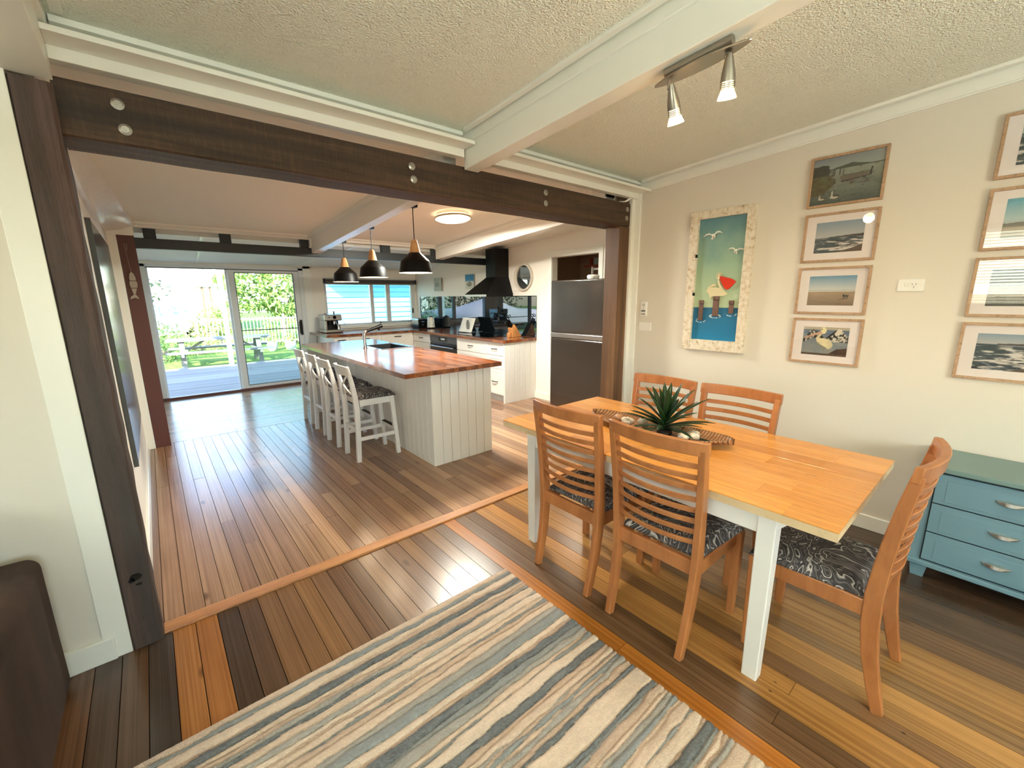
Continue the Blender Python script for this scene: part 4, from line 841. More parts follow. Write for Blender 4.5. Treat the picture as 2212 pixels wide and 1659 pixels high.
MB(rr.location).box(RX0+.003, RX1-.003, RY0+.003, RY1-.003, .0015, .005).part('rug_backing', plain('rug_back', '#8c8079', .9), rr)

# ------------------------------------------------------------------ chest of drawers, sofa
ch = root('chest_of_drawers', 'low blue painted chest of drawers with silver cup handles', 'chest', (3.16, -.3, 0)); L0 = ch.location
CX, CY0, CY1 = 2.975, -.86, .195
MB(L0).box(CX-.028, 3.352, CY0-.02, CY1+.022, .607, .632).part('chest_top', m_bluet, ch, bevel=.004)
MB(L0).box(CX+.004, 3.345, CY0, CY1, .09, .607).part('chest_body', m_blue, ch, bevel=.002); MB(L0).box(CX-.018, 3.345, CY0-.01, CY1+.01, .075, .10).part('plinth_rail', m_blue, ch, bevel=.004)
for y in (CY0+.05, CY1-.045):
    for x in (CX+.03, 3.31): MB(L0).bar((x, y, 0), (x, y, .078), .045, .05, (0, 1, 0), .06, .07).part('foot', m_blue, ch)
gap = plain('drawer_gap', '#14232b', .8); MB(L0).box(CX+.001, CX+.0045, CY0+.045, CY1-.045, .103, .60).part('drawer_recess', gap, ch)
zz = [.597, .43, .268, .108]
for a, b in zip(zz, zz[1:]):
    d_ = MB(L0).box(CX-.008, CX+.012, CY0+.050, CY1-.050, b+.004, a-.003).part('drawer', m_blue, ch, bevel=.002)
    MB(L0).box(CX-.0105, CX-.007, CY0+.09, CY1-.09, b+.02, a-.03).part('drawer_panel', m_blue, d_, bevel=.002)
    yc = (CY0+CY1)/2; rings = []
    for hy in (yc+.22, yc-.22):
        rings = []
        for t in np.linspace(-1, 1, 13):
            w_ = (1-t*t)**.8; zc = (a+b)/2+.012; rings.append([(CX-.011, hy+.052*t, zc+.006*w_), (CX-.011-.022*w_-.001, hy+.052*t, zc+.003*w_), (CX-.011-.024*w_-.001, hy+.052*t, zc-.012*w_-.001), (CX-.011-.016*w_, hy+.052*t, zc-.018*w_-.001)])
        MB(L0).loft(rings).part('cup_handle', m_satin, d_, auto=60)
so = root('sofa', 'dark brown suede sofa arm in the lower left corner', 'sofa', (-1.2, 1.8, 0)); L0 = so.location
def soft(name, x0, x1, y0, y1, z0, z1, r): return MB(L0).box(x0, x1, y0, y1, z0, z1).part(name, m_suede, so, bevel=r, seg=5, auto=50)
soft('sofa_arm', -.66, -.433, 1.28, 2.245, .0, .572, .045); soft('sofa_arm', -2.65, -2.42, 1.28, 2.245, .0, .572, .045)
soft('sofa_back', -2.44, -.64, 1.98, 2.245, .0, .80, .06); soft('sofa_base', -2.44, -.64, 1.30, 2.0, .0, .30, .03)
for a in (-2.43, -1.53): soft('seat_cushion', a, a+.88, 1.29, 1.99, .30, .44, .05)

# ------------------------------------------------------------------ pictures on the right wall
XW = 3.365
def paint_mesh(name, u0, u1, v0, v1, x, fn, nu=120, off=(0, 0, 0), mat=None):
    # u runs left to right as seen (decreasing y), v upwards
    U, Vv = np.meshgrid(np.linspace(0, 1, nu), np.linspace(0, 1, max(8, int(nu*(v1-v0)/abs(u1-u0))))); c = np.clip(fn(U, Vv), 0.003, 1)
    n2, n1 = U.shape; P = np.stack([np.full(U.shape, x), u0+(u1-u0)*U, v0+(v1-v0)*Vv], -1).reshape(-1, 3)-V(off)
    i = np.arange(n1*n2).reshape(n2, n1); f = np.stack([i[:-1, :-1], i[1:, :-1], i[1:, 1:], i[:-1, 1:]], -1).reshape(-1, 4)
    me = bpy.data.meshes.new(name); me.from_pydata(P.tolist(), [], f.tolist())
    at = me.attributes.new('Col', 'FLOAT_COLOR', 'POINT'); at.data.foreach_set('color', np.concatenate([c, np.ones(c.shape[:2]+(1,))], -1).astype('f').ravel())
    me.materials.append(mat or m_print); return me
def L3(h): return V(lin(h)[:3])
def lerp(a, b, t): t = np.clip(t, 0, 1)[..., None]; return a*(1-t)+b*t
def inpoly(U, Vv, P):
    r = np.zeros(U.shape, bool); j = len(P)-1
    for i in range(len(P)):
        (xi, yi), (xj, yj) = P[i], P[j]; cnd = ((yi > Vv) != (yj > Vv)) & (U < (xj-xi)*(Vv-yi)/((yj-yi) or 1e-9)+xi); r ^= cnd; j = i
    return r
def sea_rocks(seed, hz, warm=0, shore=.0):
    def fn(U, Vv):
        c = lerp(L3('#b9b7b4')*np.ones(U.shape+(3,)), L3('#7f95a8'), (Vv-hz)/(1-hz))
        n = fbm(U*5+seed, (Vv+.3*U*0)*26, seed, 4); n2 = fbm(U*9, Vv*40, seed+5, 4)
        w = lerp(L3('#2c3a40')*np.ones(U.shape+(3,)), L3('#44525a'), n*1.4-.2)
        foam = np.clip((n-.52+.22*(U-.3)*(Vv < hz))*7, 0, 1)*np.clip((hz-Vv)*9, 0, 1); w = lerp(w, L3('#d8cfc8'), foam)
        rock = np.clip((n2-.60)*14, 0, 1)*np.clip(1-abs(Vv-hz*.5)/(.4*hz), 0, 1)*(U > .2); w = lerp(w, L3('#2a211c'), rock)
        c = np.where((Vv < hz)[..., None], w, c)
        land = (Vv > hz-.01) & (Vv < hz+.015+.06*np.clip(U-.35, 0, 1)**.8*(.8+.5*fbm(U*9, U*0, seed+2))) & (U > .3); c[land] = L3('#4b4039')
        beach = inpoly(U, Vv, [(.45, 0), (1.01, 0), (1.01, .24), (.8, .12)]); c[beach] = L3('#5d4c3f')*(1+.3*(n2[beach][..., None]-.5)); return c
    return fn
def beach_dog(U, Vv):
    c = lerp(L3('#c9cdc9')*np.ones(U.shape+(3,)), L3('#5f8fb0'), (Vv-.55)/.45); s = fbm(U*6, Vv*20, 3, 4)
    c[Vv < .52] = L3('#5d7480'); c[(Vv < .505) & (Vv > .47)] = L3('#d6d2cc'); sand = Vv < .47
    sc = lerp(L3('#7c6752')*np.ones(U.shape+(3,)), L3('#a58d72'), Vv/.47)*(1+.35*(s[..., None]-.5)); c[sand] = sc[sand]
    for P in ([(.76, .30), (.86, .30), (.87, .345), (.83, .35), (.79, .35), (.775, .385), (.755, .37)], [(.765, .23), (.78, .23), (.785, .31), (.765, .31)], [(.845, .23), (.86, .23), (.868, .31), (.85, .31)], [(.865, .33), (.895, .31), (.897, .32), (.87, .35)], [(.815, .24), (.825, .24), (.82, .3), (.805, .3)]): c[inpoly(U, Vv, P)] = L3('#1c1512')
    c[inpoly(U, Vv, [(.62, .17), (.76, .205), (.86, .225), (.8, .235), (.64, .185)])] = L3('#3a2f26'); return c
def harbour(U, Vv):
    s = fbm(U*7, Vv*16, 11, 4); s2 = fbm(U*20, Vv*22, 23, 3)
    c = lerp(L3('#9ba39b')*np.ones(U.shape+(3,)), L3('#737b86'), (Vv-.72)/.28*(1-U*.6))
    w = lerp(L3('#4a554f')*np.ones(U.shape+(3,)), L3('#8f9788'), Vv*1.25+(s-.5)*.5); w = lerp(w, L3('#36463f'), (s2-.62)*4); c[Vv < .74] = w[Vv < .74]
    hill = (Vv < .745+.075*np.clip(1-abs(U-.55)/.28, 0, 1)+.012*s2) & (Vv > .73); c[hill] = L3('#3d463b')
    tree = (U < .26-.3*abs(Vv-.72)+.04*(s-.5)) & (Vv > .55) & (Vv < .86+.05*(s-.5)); c[tree] = L3('#2a2e22')*(1+.9*(s2[tree][..., None]-.5))
    bank = (U < .36-.55*abs(Vv-.5)+.10*(s-.5)) & (Vv > .2) & (Vv < .62); c[bank] = lerp(L3('#4a3a22')*np.ones((bank.sum(), 3)), L3('#5f6340'), s2[bank]*1.6-.3)
    for x in (.27, .30, .325, .40, .445): c[(abs(U-x) < .006) & (Vv > .6) & (Vv < .74)] = L3('#2c2a26')
    c[inpoly(U, Vv, [(.40, .57), (.83, .58), (.83, .50), (.44, .46)])] = L3('#6a6056'); c[inpoly(U, Vv, [(.42, .465), (.83, .505), (.83, .49), (.44, .44)])] = L3('#2b2622'); c[inpoly(U, Vv, [(.42, .575), (.83, .585), (.83, .595), (.44, .59)])] = L3('#3b342e')
    c[inpoly(U, Vv, [(.82, .5), (.845, .5), (.85, .66), (.825, .66)])] = L3('#231f1c'); r = (Vv < .45) & (Vv > .37) & (U > .44) & (U < .82) & (s2 > .5); c[r] = L3('#5a5149')
    for (x, y, k) in ((.36, .14, 1.0), (.17, .13, .75)):
        c[((U-x)/.06/k)**2+((Vv-y)/.035/k)**2 < 1] = L3('#c9bfae'); c[((U-x-.03*k)/.05/k)**2+((Vv-y-.022*k)/.018/k)**2 < 1] = L3('#2a2723'); c[inpoly(U, Vv, [(x-.05*k, y), (x-.035*k, y), (x-.025*k, y+.13*k), (x-.045*k, y+.13*k)])] = L3('#cfc9bd')
    return c
def pelican_print(U, Vv):
    s = fbm(U*8, Vv*9, 31, 4); s2 = fbm(U*26, Vv*18, 41, 3)
    c = lerp(L3('#8f9391')*np.ones(U.shape+(3,)), L3('#6d7885'), Vv+(s-.5)*.6); c[Vv > .90] = L3('#b3a794'); c[(Vv < .90) & (Vv > .74)] = (L3('#5e6d80')*np.ones(U.shape+(3,)))[(Vv < .90) & (Vv > .74)]
    c[inpoly(U, Vv, [(.55, -.01), (1.01, -.01), (1.01, .3), (.78, .25), (.66, .12)])] = L3('#3c2a20'); c[Vv < .07] = L3('#5a4636')
    wl = inpoly(U, Vv, [(0, .52), (.14, .84), (.22, .92), (.34, .82), (.36, .62), (.2, .6), (.02, .42)]); c[wl] = lerp(L3('#191512')*np.ones((wl.sum(), 3)), L3('#cfc8bb'), (s2[wl]-.5)*7)
    wr = inpoly(U, Vv, [(.52, .6), (.66, .72), (.78, .95), (.86, .88), (1.01, .62), (1.01, .48), (.84, .5), (.7, .48), (.6, .5)]); c[wr] = lerp(L3('#1d1916')*np.ones((wr.sum(), 3)), L3('#d7cfbf'), (s2[wr]-.46)*6+(U[wr] < .74)*.25)
    c[inpoly(U, Vv, [(.68, .8), (.78, .96), (.86, .9), (.82, .76), (.74, .7)])] = L3('#d9d1c0'); c[inpoly(U, Vv, [(.52, .57), (.70, .78), (.74, .9), (.71, .9), (.5, .59)])] = L3('#17130f')
    bd = inpoly(U, Vv, [(.3, .62), (.36, .74), (.43, .78), (.40, .66), (.5, .60), (.6, .58), (.69, .4), (.66, .28), (.6, .22), (.55, .28), (.42, .36), (.33, .46)]); c[bd] = L3('#ddd0a8')*(1+.4*(s[bd][..., None]-.5))
    c[inpoly(U, Vv, [(.31, .5), (.42, .38), (.55, .28), (.5, .26), (.36, .38)])] = L3('#8e8672'); c[inpoly(U, Vv, [(.37, .62), (.42, .72), (.47, .64), (.45, .6)])] = L3('#14110f')
    c[((U-.45)/.065)**2+((Vv-.88)/.12)**2 < 1] = L3('#e2d7a6'); c[inpoly(U, Vv, [(.40, .86), (.43, .78), (.2, .66), (.03, .58), (.02, .6)])] = L3('#c9987f'); c[((U-.41)/.015)**2+((Vv-.915)/.022)**2 < 1] = L3('#1a1512')
    for P in ([(.49, .26), (.53, .26), (.52, .1), (.5, .1)], [(.62, .24), (.65, .24), (.6, .08), (.57, .08)]): c[inpoly(U, Vv, P)] = L3('#8b8577')
    return c
def plain_beach(U, Vv):
    c = lerp(L3('#bcc4c0')*np.ones(U.shape+(3,)), L3('#5f9cae'), (Vv-.3)/.6); c[Vv < .36+.05*fbm(U*5, U*0, 3)] = L3('#7c7a70'); c[Vv < .28] = L3('#a08f78'); return c
def dark_shore(U, Vv):
    c = lerp(L3('#4c5658')*np.ones(U.shape+(3,)), L3('#6f7f86'), Vv); s = fbm(U*6, Vv*9, 77, 4); c[Vv < .5] = (L3('#8d877c')*(1+.8*(s[..., None]-.5)))[Vv < .5]; c[(Vv < .2+.1*s)] = L3('#4a4238'); return c
def framed(label, y1, z0, z1, fn, mount=.066, tilt=0, w=.38):
    y0 = y1-w; r = root('picture_frame', label, 'picture', (XW-.01, (y0+y1)/2, z0), 0, 'oak framed pictures in two columns'); L = r.location; fw_ = .014
    MB(L).frame(y0, y1, z0, z1, fw_, -.022, 0, X_(XW)).part('frame', m_oak, r, bevel=.0012, seg=1)
    MB(L).box(XW-.004, XW-.001, y0+.01, y1-.01, z0+.01, z1-.01).part('backing', m_char, r)
    if mount: MB(L).box(XW-.010, XW-.004, y0+fw_-.002, y1-fw_+.002, z0+fw_-.002, z1-fw_+.002).part('mount_board', m_mount, r)
    q = mount or fw_; qz = (mount*.85) if mount else fw_
    o = bpy.data.objects.new('print', paint_mesh('print', y1-q, y0+q, z0+qz, z1-qz, XW-.0108, fn, off=L)); COL.objects.link(o); o.parent = r
    MB(L).box(XW-.0145, XW-.013, y0+fw_, y1-fw_, z0+fw_, z1-fw_).part('glazing', m_glass, r)
    return r
framed('oak framed painting of a jetty, a boat and two pelicans on grey water', .994, 2.033, 2.331, harbour, 0)
framed('oak framed photo of waves over rocks below the harbour painting', .990, 1.695, 1.993, sea_rocks(3, .5))
framed('oak framed photo of a dog standing on a wide beach', .990, 1.366, 1.663, beach_dog)
framed('oak framed picture of a pelican spreading its wings', .987, 1.042, 1.339, pelican_print)
framed('oak framed dark sea photo at the top right edge of the photo', .187, 2.051, 2.352, sea_rocks(9, .75))
framed('oak framed pale blue beach photo second from top at the right edge', .187, 1.707, 2.008, plain_beach)
framed('oak framed shore photo third from top at the right edge', .189, 1.371, 1.673, dark_shore)
framed('oak framed rocky surf photo at the bottom of the right edge column', .190, 1.039, 1.341, sea_rocks(14, .72))
# weathered window sash with pelican relief
wf = root('weathered_sash_art', 'old peeling window sash with a pelican on a jetty post', 'artwork', (XW-.02, 1.527, 1.062)); L0 = wf.location
mX = X_(XW)
for P in ([(1.764, 1.062), (1.698, 1.062), (1.698, 2.118), (1.764, 2.118)], [(1.348, 1.062), (1.291, 1.062), (1.291, 2.118), (1.348, 2.118)]): MB(L0).prism(P, -.036, 0, mX).part('stile', m_peel, wf, bevel=.003)
MB(L0).prism([(1.698, 1.062), (1.348, 1.062), (1.348, 1.146), (1.698, 1.146)], -.034, 0, mX).part('bottom_rail', m_peel, wf, bevel=.003); MB(L0).prism([(1.698, 2.060), (1.348, 2.060), (1.348, 2.118), (1.698, 2.118)], -.034, 0, mX).part('top_rail', m_peel, wf, bevel=.003)
def sashbg(U, Vv):
    s = fbm(U*3, Vv*6, 5, 4); c = lerp(L3('#b4c7a2')*np.ones(U.shape+(3,)), L3('#93b196'), (Vv-.3)/.35); c = lerp(c, L3('#5d8a95'), (Vv-.62)/.33+(s-.5)*.9*(Vv > .6)); c = lerp(c, L3('#d5dcc4'), (s-.6)*4*(Vv > .35)*(Vv < .6)*(U > .5))
    w = lerp(L3('#1279a8')*np.ones(U.shape+(3,)), L3('#1f6488'), Vv/.27+(s-.5)*.5); m = Vv < .275+.0*U; c[m] = w[m]
    for (x, y, r) in ((.18, .165, .12), (.50, .205, .13), (.83, .225, .12)):
        e = ((U-x)/r)**2+((Vv-y)/.018)**2; q = (e < 1) & (e > .45) & (fbm(U*30, Vv*60, 9, 2) > .42); c[q] = L3('#bcd3d8')
    return c
o = bpy.data.objects.new('painted_panel', paint_mesh('painted_panel', 1.70, 1.346, 1.144, 2.062, XW-.014, sashbg, 110, L0)); COL.objects.link(o); o.parent = wf
o = MB(L0).box(XW-.013, XW-.001, 1.345, 1.70, 1.143, 2.063).part('panel_backing', m_char, wf)
m_pel = plain('relief_cream', '#ddd2ac', .35); m_pelw = plain('relief_white', '#e9e6dc', .4); m_pole = wood('relief_post', '#5d4236', '#86655a', .6, (40, 40, 6)); m_beak = plain('relief_red', '#d8351c', .35)
def rel(name, P, mat, th=.008, base=-.015): return MB(L0).prism(P, base-th, base, mX).part(name, mat, wf, bevel=.0015)
for (y, zt, zb_, w_) in ((1.634, 1.454, 1.298, .017), (1.520, 1.482, 1.334, .022), (1.404, 1.452, 1.354, .017)):
    rel('jetty_post', [(y+w_, zb_), (y-w_, zb_), (y-w_*.95, zt-.03), (y+w_*.95, zt-.03)], m_pole, .012); rel('post_cap', [(y+w_*1.1, zt-.026), (y-w_*1.1, zt-.026), (y-w_, zt), (y+w_, zt)], m_pole, .015); rel('post_band', [(y+w_*.9, zt-.034), (y-w_*.9, zt-.034), (y-w_*.9, zt-.024), (y+w_*.9, zt-.024)], m_black, .011)
rel('pelican_body', [(1.592, 1.535), (1.575, 1.552), (1.54, 1.552), (1.495, 1.545), (1.485, 1.53), (1.46, 1.515), (1.442, 1.505), (1.448, 1.492), (1.47, 1.484), (1.52, 1.484), (1.555, 1.482), (1.567, 1.465), (1.575, 1.49), (1.588, 1.51)], m_pel, .012)
rel('pelican_neck', [(1.52, 1.61), (1.512, 1.612), (1.500, 1.575), (1.475, 1.535), (1.45, 1.51), (1.46, 1.502), (1.495, 1.53), (1.512, 1.565), (1.522, 1.595)], m_pel, .010)
rel('pelican_head', [(1.515+.018*math.cos(t), 1.626+.017*math.sin(t)) for t in np.linspace(0, 2*math.pi, 14, False)], m_pel, .012)
for k in range(5): y = 1.522-.009*k+.012; rel('crest_feather', [(y+.002, 1.638), (y-.002, 1.638), (y-.004+.002*(k-2), 1.658), (y+.001+.002*(k-2), 1.660)], m_pel, .006)
for k, (y, z) in enumerate(((1.572, 1.558), (1.556, 1.565), (1.54, 1.567), (1.586, 1.545), (1.594, 1.525))): rel('wing_feather', [(y+.009*math.cos(t), z+.011*math.sin(t)) for t in np.linspace(0, 2*math.pi, 10, False)], m_pel, .009)
rel('pelican_beak', [(1.508, 1.632), (1.485, 1.629), (1.42, 1.612), (1.386, 1.590), (1.41, 1.560), (1.432, 1.538), (1.45, 1.532), (1.468, 1.548), (1.49, 1.585), (1.503, 1.61)], m_beak, .014)
rel('eye', [(1.524+.003*math.cos(t), 1.629+.003*math.sin(t)) for t in np.linspace(0, 2*math.pi, 8, False)], m_black, .014)
def gull(y, z, k, lab, mir=1):
    f = lambda P: [(y-mir*a*k, z+b*k) for a, b in P]
    g_ = rel('gull', f([(-.014, .006), (0, .012), (.014, .004), (.02, -.012), (.004, -.03), (-.012, -.03), (-.004, -.01)]), m_pelw, .008)
    for P in ([(-.01, .008), (-.03, .018), (-.055, .012), (-.075, -.010), (-.055, .002), (-.03, .006), (-.008, .0)], [(.008, .008), (.028, .026), (.05, .026), (.074, .008), (.05, .016), (.028, .014), (.012, .0)]): rel('gull_wing', f(P), m_pelw, .008)
    rel('gull_tip', f([(.004, -.008), (.012, -.008), (.006, -.028), (.002, -.026)]), m_pole, .009)
gull(1.588, 1.936, 1.0, 1); gull(1.406, 1.812, .85, 2, -1)
for z in (1.50, 1.79): MB(L0).box(XW-.04, XW-.02, 1.694, 1.704, z-.012, z+.012).part('hinge', m_black, wf)
# switch, remote, outlet
sw = root('light_switch', 'small white light switch under the remote control', 'switch', (XW-.004, 2.138, 1.186)); L0 = sw.location
MB(L0).box(XW-.009, XW, 2.078, 2.199, 1.187, 1.261).part('plate', m_plastic, sw, bevel=.003); MB(L0).box(XW-.013, XW-.008, 2.131, 2.149, 1.216, 1.231).part('rocker', m_plastic, sw, bevel=.002)
rm = root('fan_remote', 'white wall mounted fan remote control near the timber post', 'remote', (XW-.01, 2.152, 1.314)); L0 = rm.location
MB(L0).box(XW-.022, XW, 2.122, 2.183, 1.315, 1.438).part('holder', m_plastic, rm, bevel=.006, seg=3)
for (z, r_) in ((1.412, .012), (1.385, .006)): MB(L0).lathe([(0, .003), (r_, .003), (r_+.001, 0)], (XW-.022, 2.152, z), 16, (-1, 0, 0)).part('button', plain('remote_grey', '#c9c6c0', .5), rm)
MB(L0).box(XW-.0235, XW-.0215, 2.132, 2.172, 1.352, 1.368).box(XW-.0235, XW-.0215, 2.132, 2.172, 1.328, 1.336).part('button_bar', plain('remote_dark', '#7a7875', .5), rm)
ot = root('power_outlet', 'white single power outlet with switch between the picture columns', 'outlet', (XW-.004, .426, 1.505)); L0 = ot.location
MB(L0).box(XW-.010, XW, .367, .484, 1.505, 1.576).part('plate', m_plastic, ot, bevel=.004); MB(L0).box(XW-.014, XW-.009, .436, .452, 1.533, 1.551).part('rocker', m_plastic, ot, bevel=.002)
for (y, z, a) in ((.420, 1.546, .5), (.404, 1.546, -.5), (.412, 1.529, 0)):
    MB(L0).bar((XW-.0102, y-.004*math.sin(a), z-.005*math.cos(a)), (XW-.0102, y+.004*math.sin(a), z+.005*math.cos(a)), .0015, .003, (1, 0, 0)).part('pin_slot', m_black, ot)

# ------------------------------------------------------------------ kitchen wall things
mr = root('round_mirror', 'round mirror in a pale wooden rim on the kitchen wall', 'mirror', (4.27, 4.77, 1.565)); L0 = mr.location
MB(L0).lathe([(.197, 0), (.197, .035), (.185, .038), (.172, .034), (.172, .012)], (4.279, 4.77, 1.765), 48, (-1, 0, 0)).part('rim', plain('whitewashed_rim', '#cfc6b8', .6), mr, auto=40)
MB(L0).lathe([(.174, 0), (.174, .012), (0, .0121)], (4.279, 4.77, 1.765), 48, (-1, 0, 0)).part('mirror_glass', plain('mirror', '#d9d9d6', .02, 1), mr)
def cv_house(U, Vv):
    s = fbm(U*5, Vv*5, 8, 3); c = lerp(L3('#aab0a6')*np.ones(U.shape+(3,)), L3('#c3c6bb'), Vv+(s-.5)); c[inpoly(U, Vv, [(.2, .3), (.8, .3), (.85, .5), (.5, .72), (.15, .5)]) & (s > .42)] = L3('#8f958d'); return c
def cv_turtle(U, Vv):
    s = fbm(U*6, Vv*6, 4, 3); c = lerp(L3('#cfd0c6')*np.ones(U.shape+(3,)), L3('#2f7fa8'), (Vv-.45)*8); c[((U-.5)/.3)**2+((Vv-.30)/.16)**2 < 1] = lerp(L3('#3b3a30')*np.ones(U.shape+(3,)), L3('#9c9a84'), s*2-.5)[((U-.5)/.3)**2+((Vv-.30)/.16)**2 < 1]; return c
for (y0, y1, z0, z1, fn, lab) in ((7.06, 7.325, 1.60, 1.84, cv_house, 'small grey green canvas on the wall near the kitchen window'), (6.01, 6.262, 1.632, 1.862, cv_turtle, 'small blue and sand turtle canvas left of the range hood')):
    r = root('small_canvas', lab, 'canvas', (4.265, (y0+y1)/2, z0)); MB(r.location).box(4.25, 4.279, y0, y1, z0, z1).part('canvas_block', plain('canvas_edge', '#8d8a80', .8), r)
    o = bpy.data.objects.new('painting', paint_mesh('painting', y1, y0, z0, z1, 4.2495, fn, 40, r.location)); COL.objects.link(o); o.parent = r
gb_ = root('glass_board', 'large glossy grey edged board on the left kitchen wall', 'wall board', (-.185, 4.1, .5)); L0 = gb_.location
MB(L0).box(-.194, -.172, 3.36, 4.88, .50, 1.93).part('board_panel', plain('board_gloss', '#39464a', .16), gb_, bevel=.002)
MB(L0).box(-.194, -.171, 3.345, 3.362, .495, 1.935).part('board_edge', plain('board_edge_grey', '#4a4f50', .5), gb_)
fi = root('fish_ornament', 'whitewashed wooden fish hanging on the red brown post', 'ornament', (-.073, 5.515, 1.5)); L0 = fi.location
mf = plain('whitewash', '#a89b8c', .7); mY = Y_(5.506)
for nm, P in (('fish_head', [(-.070, 1.755), (-.085, 1.735), (-.093, 1.695), (-.091, 1.672), (-.047, 1.672), (-.046, 1.70), (-.055, 1.735)]), ('fish_body', [(-.094, 1.667), (-.098, 1.64), (-.092, 1.605), (-.046, 1.605), (-.040, 1.64), (-.044, 1.667)]), ('fish_body', [(-.091, 1.60), (-.082, 1.545), (-.066, 1.545), (-.050, 1.60)]), ('fish_tail', [(-.080, 1.543), (-.066, 1.543), (-.05, 1.515), (-.048, 1.498), (-.076, 1.512), (-.112, 1.498), (-.105, 1.52)])):
    MB(L0).prism(P, -.006, .006, mY).part(nm, mf, fi, bevel=.002)
MB(L0).tube([(-.071, 5.506, 1.752), (-.078, 5.51, 1.88), (-.085, 5.512, 2.01), (-.066, 5.512, 2.01), (-.07, 5.512, 1.95)], .0016, 6).part('cord', mf, fi)

# ------------------------------------------------------------------ OUTSIDE
m_deck = board_mat('deck_wood', 'x', .6, 0); m_grass = Mat('lawn'); _n = m_grass.noise(m_grass.coord('World'), 9, 5)
m_grass.set(Base_Color=m_grass.ramp(_n, [(.3, '#4f7d2c'), (.7, '#8fae4e')]), Roughness=.9).bump(m_grass.noise(m_grass.coord('World'), 60, 3), .8, .04); m_grass = m_grass.m
struct('ground', MB().box(-40, 40, 12.0, 60, -.5, -.2), m_grass, 'sunlit lawn beyond the deck', 'lawn')
struct('ground', MB().box(-40, 40, -40, 12.0, -.8, -.3), plain('soil', '#6d6a55', .9), 'bare ground around and under the house', 'ground')
dk = struct('deck', MB().box(-3, 6, 8.26, 12.05, -.2, -.08), m_sub, 'weathered grey timber deck outside the sliding door', 'deck')
y = 8.27
while y < 12.0:
    w_ = .0925; k = (w_, 'deck')
    if k not in _bc: _bc[k] = MB().box(-4.5, 4.5, -w_/2+.003, w_/2-.003, -.025, 0).mesh('deck_board', m_deck)
    o = bpy.data.objects.new('deck_board', _bc[k]); COL.objects.link(o); o.parent = dk; o.location = V((1.5, y+w_/2, -.045))-V(dk.location); o.color = tone(['#8f8b86', '#9c9892', '#837f7b', '#8a8884']); y += w_
mb = MB().box(-3, 2.4, 11.86, 11.95, 2.16, 2.3)
for x in (-2.4, -.9, .6, 2.1): mb.box(x, x+.05, 8.3, 11.95, 2.3, 2.42)
mb.box(-3, 6, 8.26, 8.6, 2.08, 2.2)
struct('trim_20', mb, m_trim, 'white open pergola over the deck', 'pergola')
MB().box(1.305, 1.40, 11.86, 11.95, -.045, 2.16).one('deck_post', plain('post_white_shaded', '#bcc6c6', .5), 'white post at the deck edge holding the roof', 'post', bevel=.004)  # white paint greyed, the post's shaded side is put into its colour
# picnic table
m_grey = wood('weathered_grey', '#5a605e', '#7f837e', .8, (1.5, 25, 25), 'Object', rnd=4)
pc = root('picnic_table', 'weathered grey timber picnic table on the lawn', 'picnic table', (1.35, 13.45, -.2), math.radians(-3))
for k in range(5): MB().box(-1.13, 1.13, -.37+k*.15, -.37+k*.15+.14, .66, .70).part('top_plank', m_grey, pc, bevel=.004)
for s in (-1, 1):
    for k in range(2): MB().box(-1.13, 1.13, s*.66-.13+k*.135, s*.66-.005+k*.135, .39, .43).part('bench_plank', m_grey, pc, bevel=.004)
    for e in (-1, 1): MB().bar((e*.82, s*.58, 0), (e*.82, s*.25, .66), .05, .11, (1, 0, 0)).part('leg', m_grey, pc)
for e in (-1, 1):
    MB().box(e*.82-.03, e*.82+.03, -.78, .78, .32, .39).part('cross_bearer', m_grey, pc); MB().bar((e*.80, 0, .36), (e*.35, 0, .65), .05, .09, (0, 1, 0)).part('diagonal_brace', m_grey, pc)
# pool fence
fe = root('picket_fence', 'white metal picket fence at the end of the lawn', 'fence', (3.2, 17.0, -.2))
MB(fe.location).box(1.1, 6.2, 16.985, 17.015, .78, .82).part('top_rail', m_alu, fe); MB(fe.location).box(1.1, 6.2, 16.985, 17.015, -.02, .02).part('bottom_rail', m_alu, fe)
pk_ = MB().box(-.011, .011, -.011, .011, 0, .92).mesh('picket', m_alu); x = 1.15
while x < 6.2:
    o = bpy.data.objects.new('picket', pk_); COL.objects.link(o); o.parent = fe; o.location = V((x, 17, -.06))-V(fe.location); x += .105
for x in (1.12, 3.66, 6.15): MB(fe.location).box(x-.035, x+.035, 16.965, 17.035, -.2, .95).part('fence_post', m_alu, fe)
# foliage
def foliage(n, c, r, leaf, mat, seed, droop=.4):
    rs = np.random.default_rng(seed); vs = []; fs = []
    for k in range(n):
        d = rs.normal(size=3); d /= np.linalg.norm(d); p = V(c)+V(r)*d*rs.uniform(.45, 1)**.5*(1+.18*math.sin(7*d[0]+seed)+.15*math.sin(9*d[2]))
        a = rs.normal(size=3); a[2] -= droop; a /= np.linalg.norm(a); b = np.cross(a, rs.normal(size=3)); b /= np.linalg.norm(b); nn_ = np.cross(a, b)
        L, w_ = leaf*rs.uniform(.7, 1.3), leaf*.16*rs.uniform(.8, 1.3)
        i = len(vs); vs += [p, p+a*L*.5+b*w_+nn_*w_*.3, p+a*L, p+a*L*.5-b*w_+nn_*w_*.3]; fs += [(i, i+1, i+2), (i, i+2, i+3)]
    return MB().add(vs, fs)
def leafm(name, a, b):
    M = Mat(name); M.set(Base_Color=M.ramp(M.noise(M.coord('World'), 6, 3), [(.35, a), (.65, b)]), Roughness=.5); M.b.inputs['Subsurface Weight'].default_value = 0
    M.b.inputs['Transmission Weight'].default_value = 0; return M.m
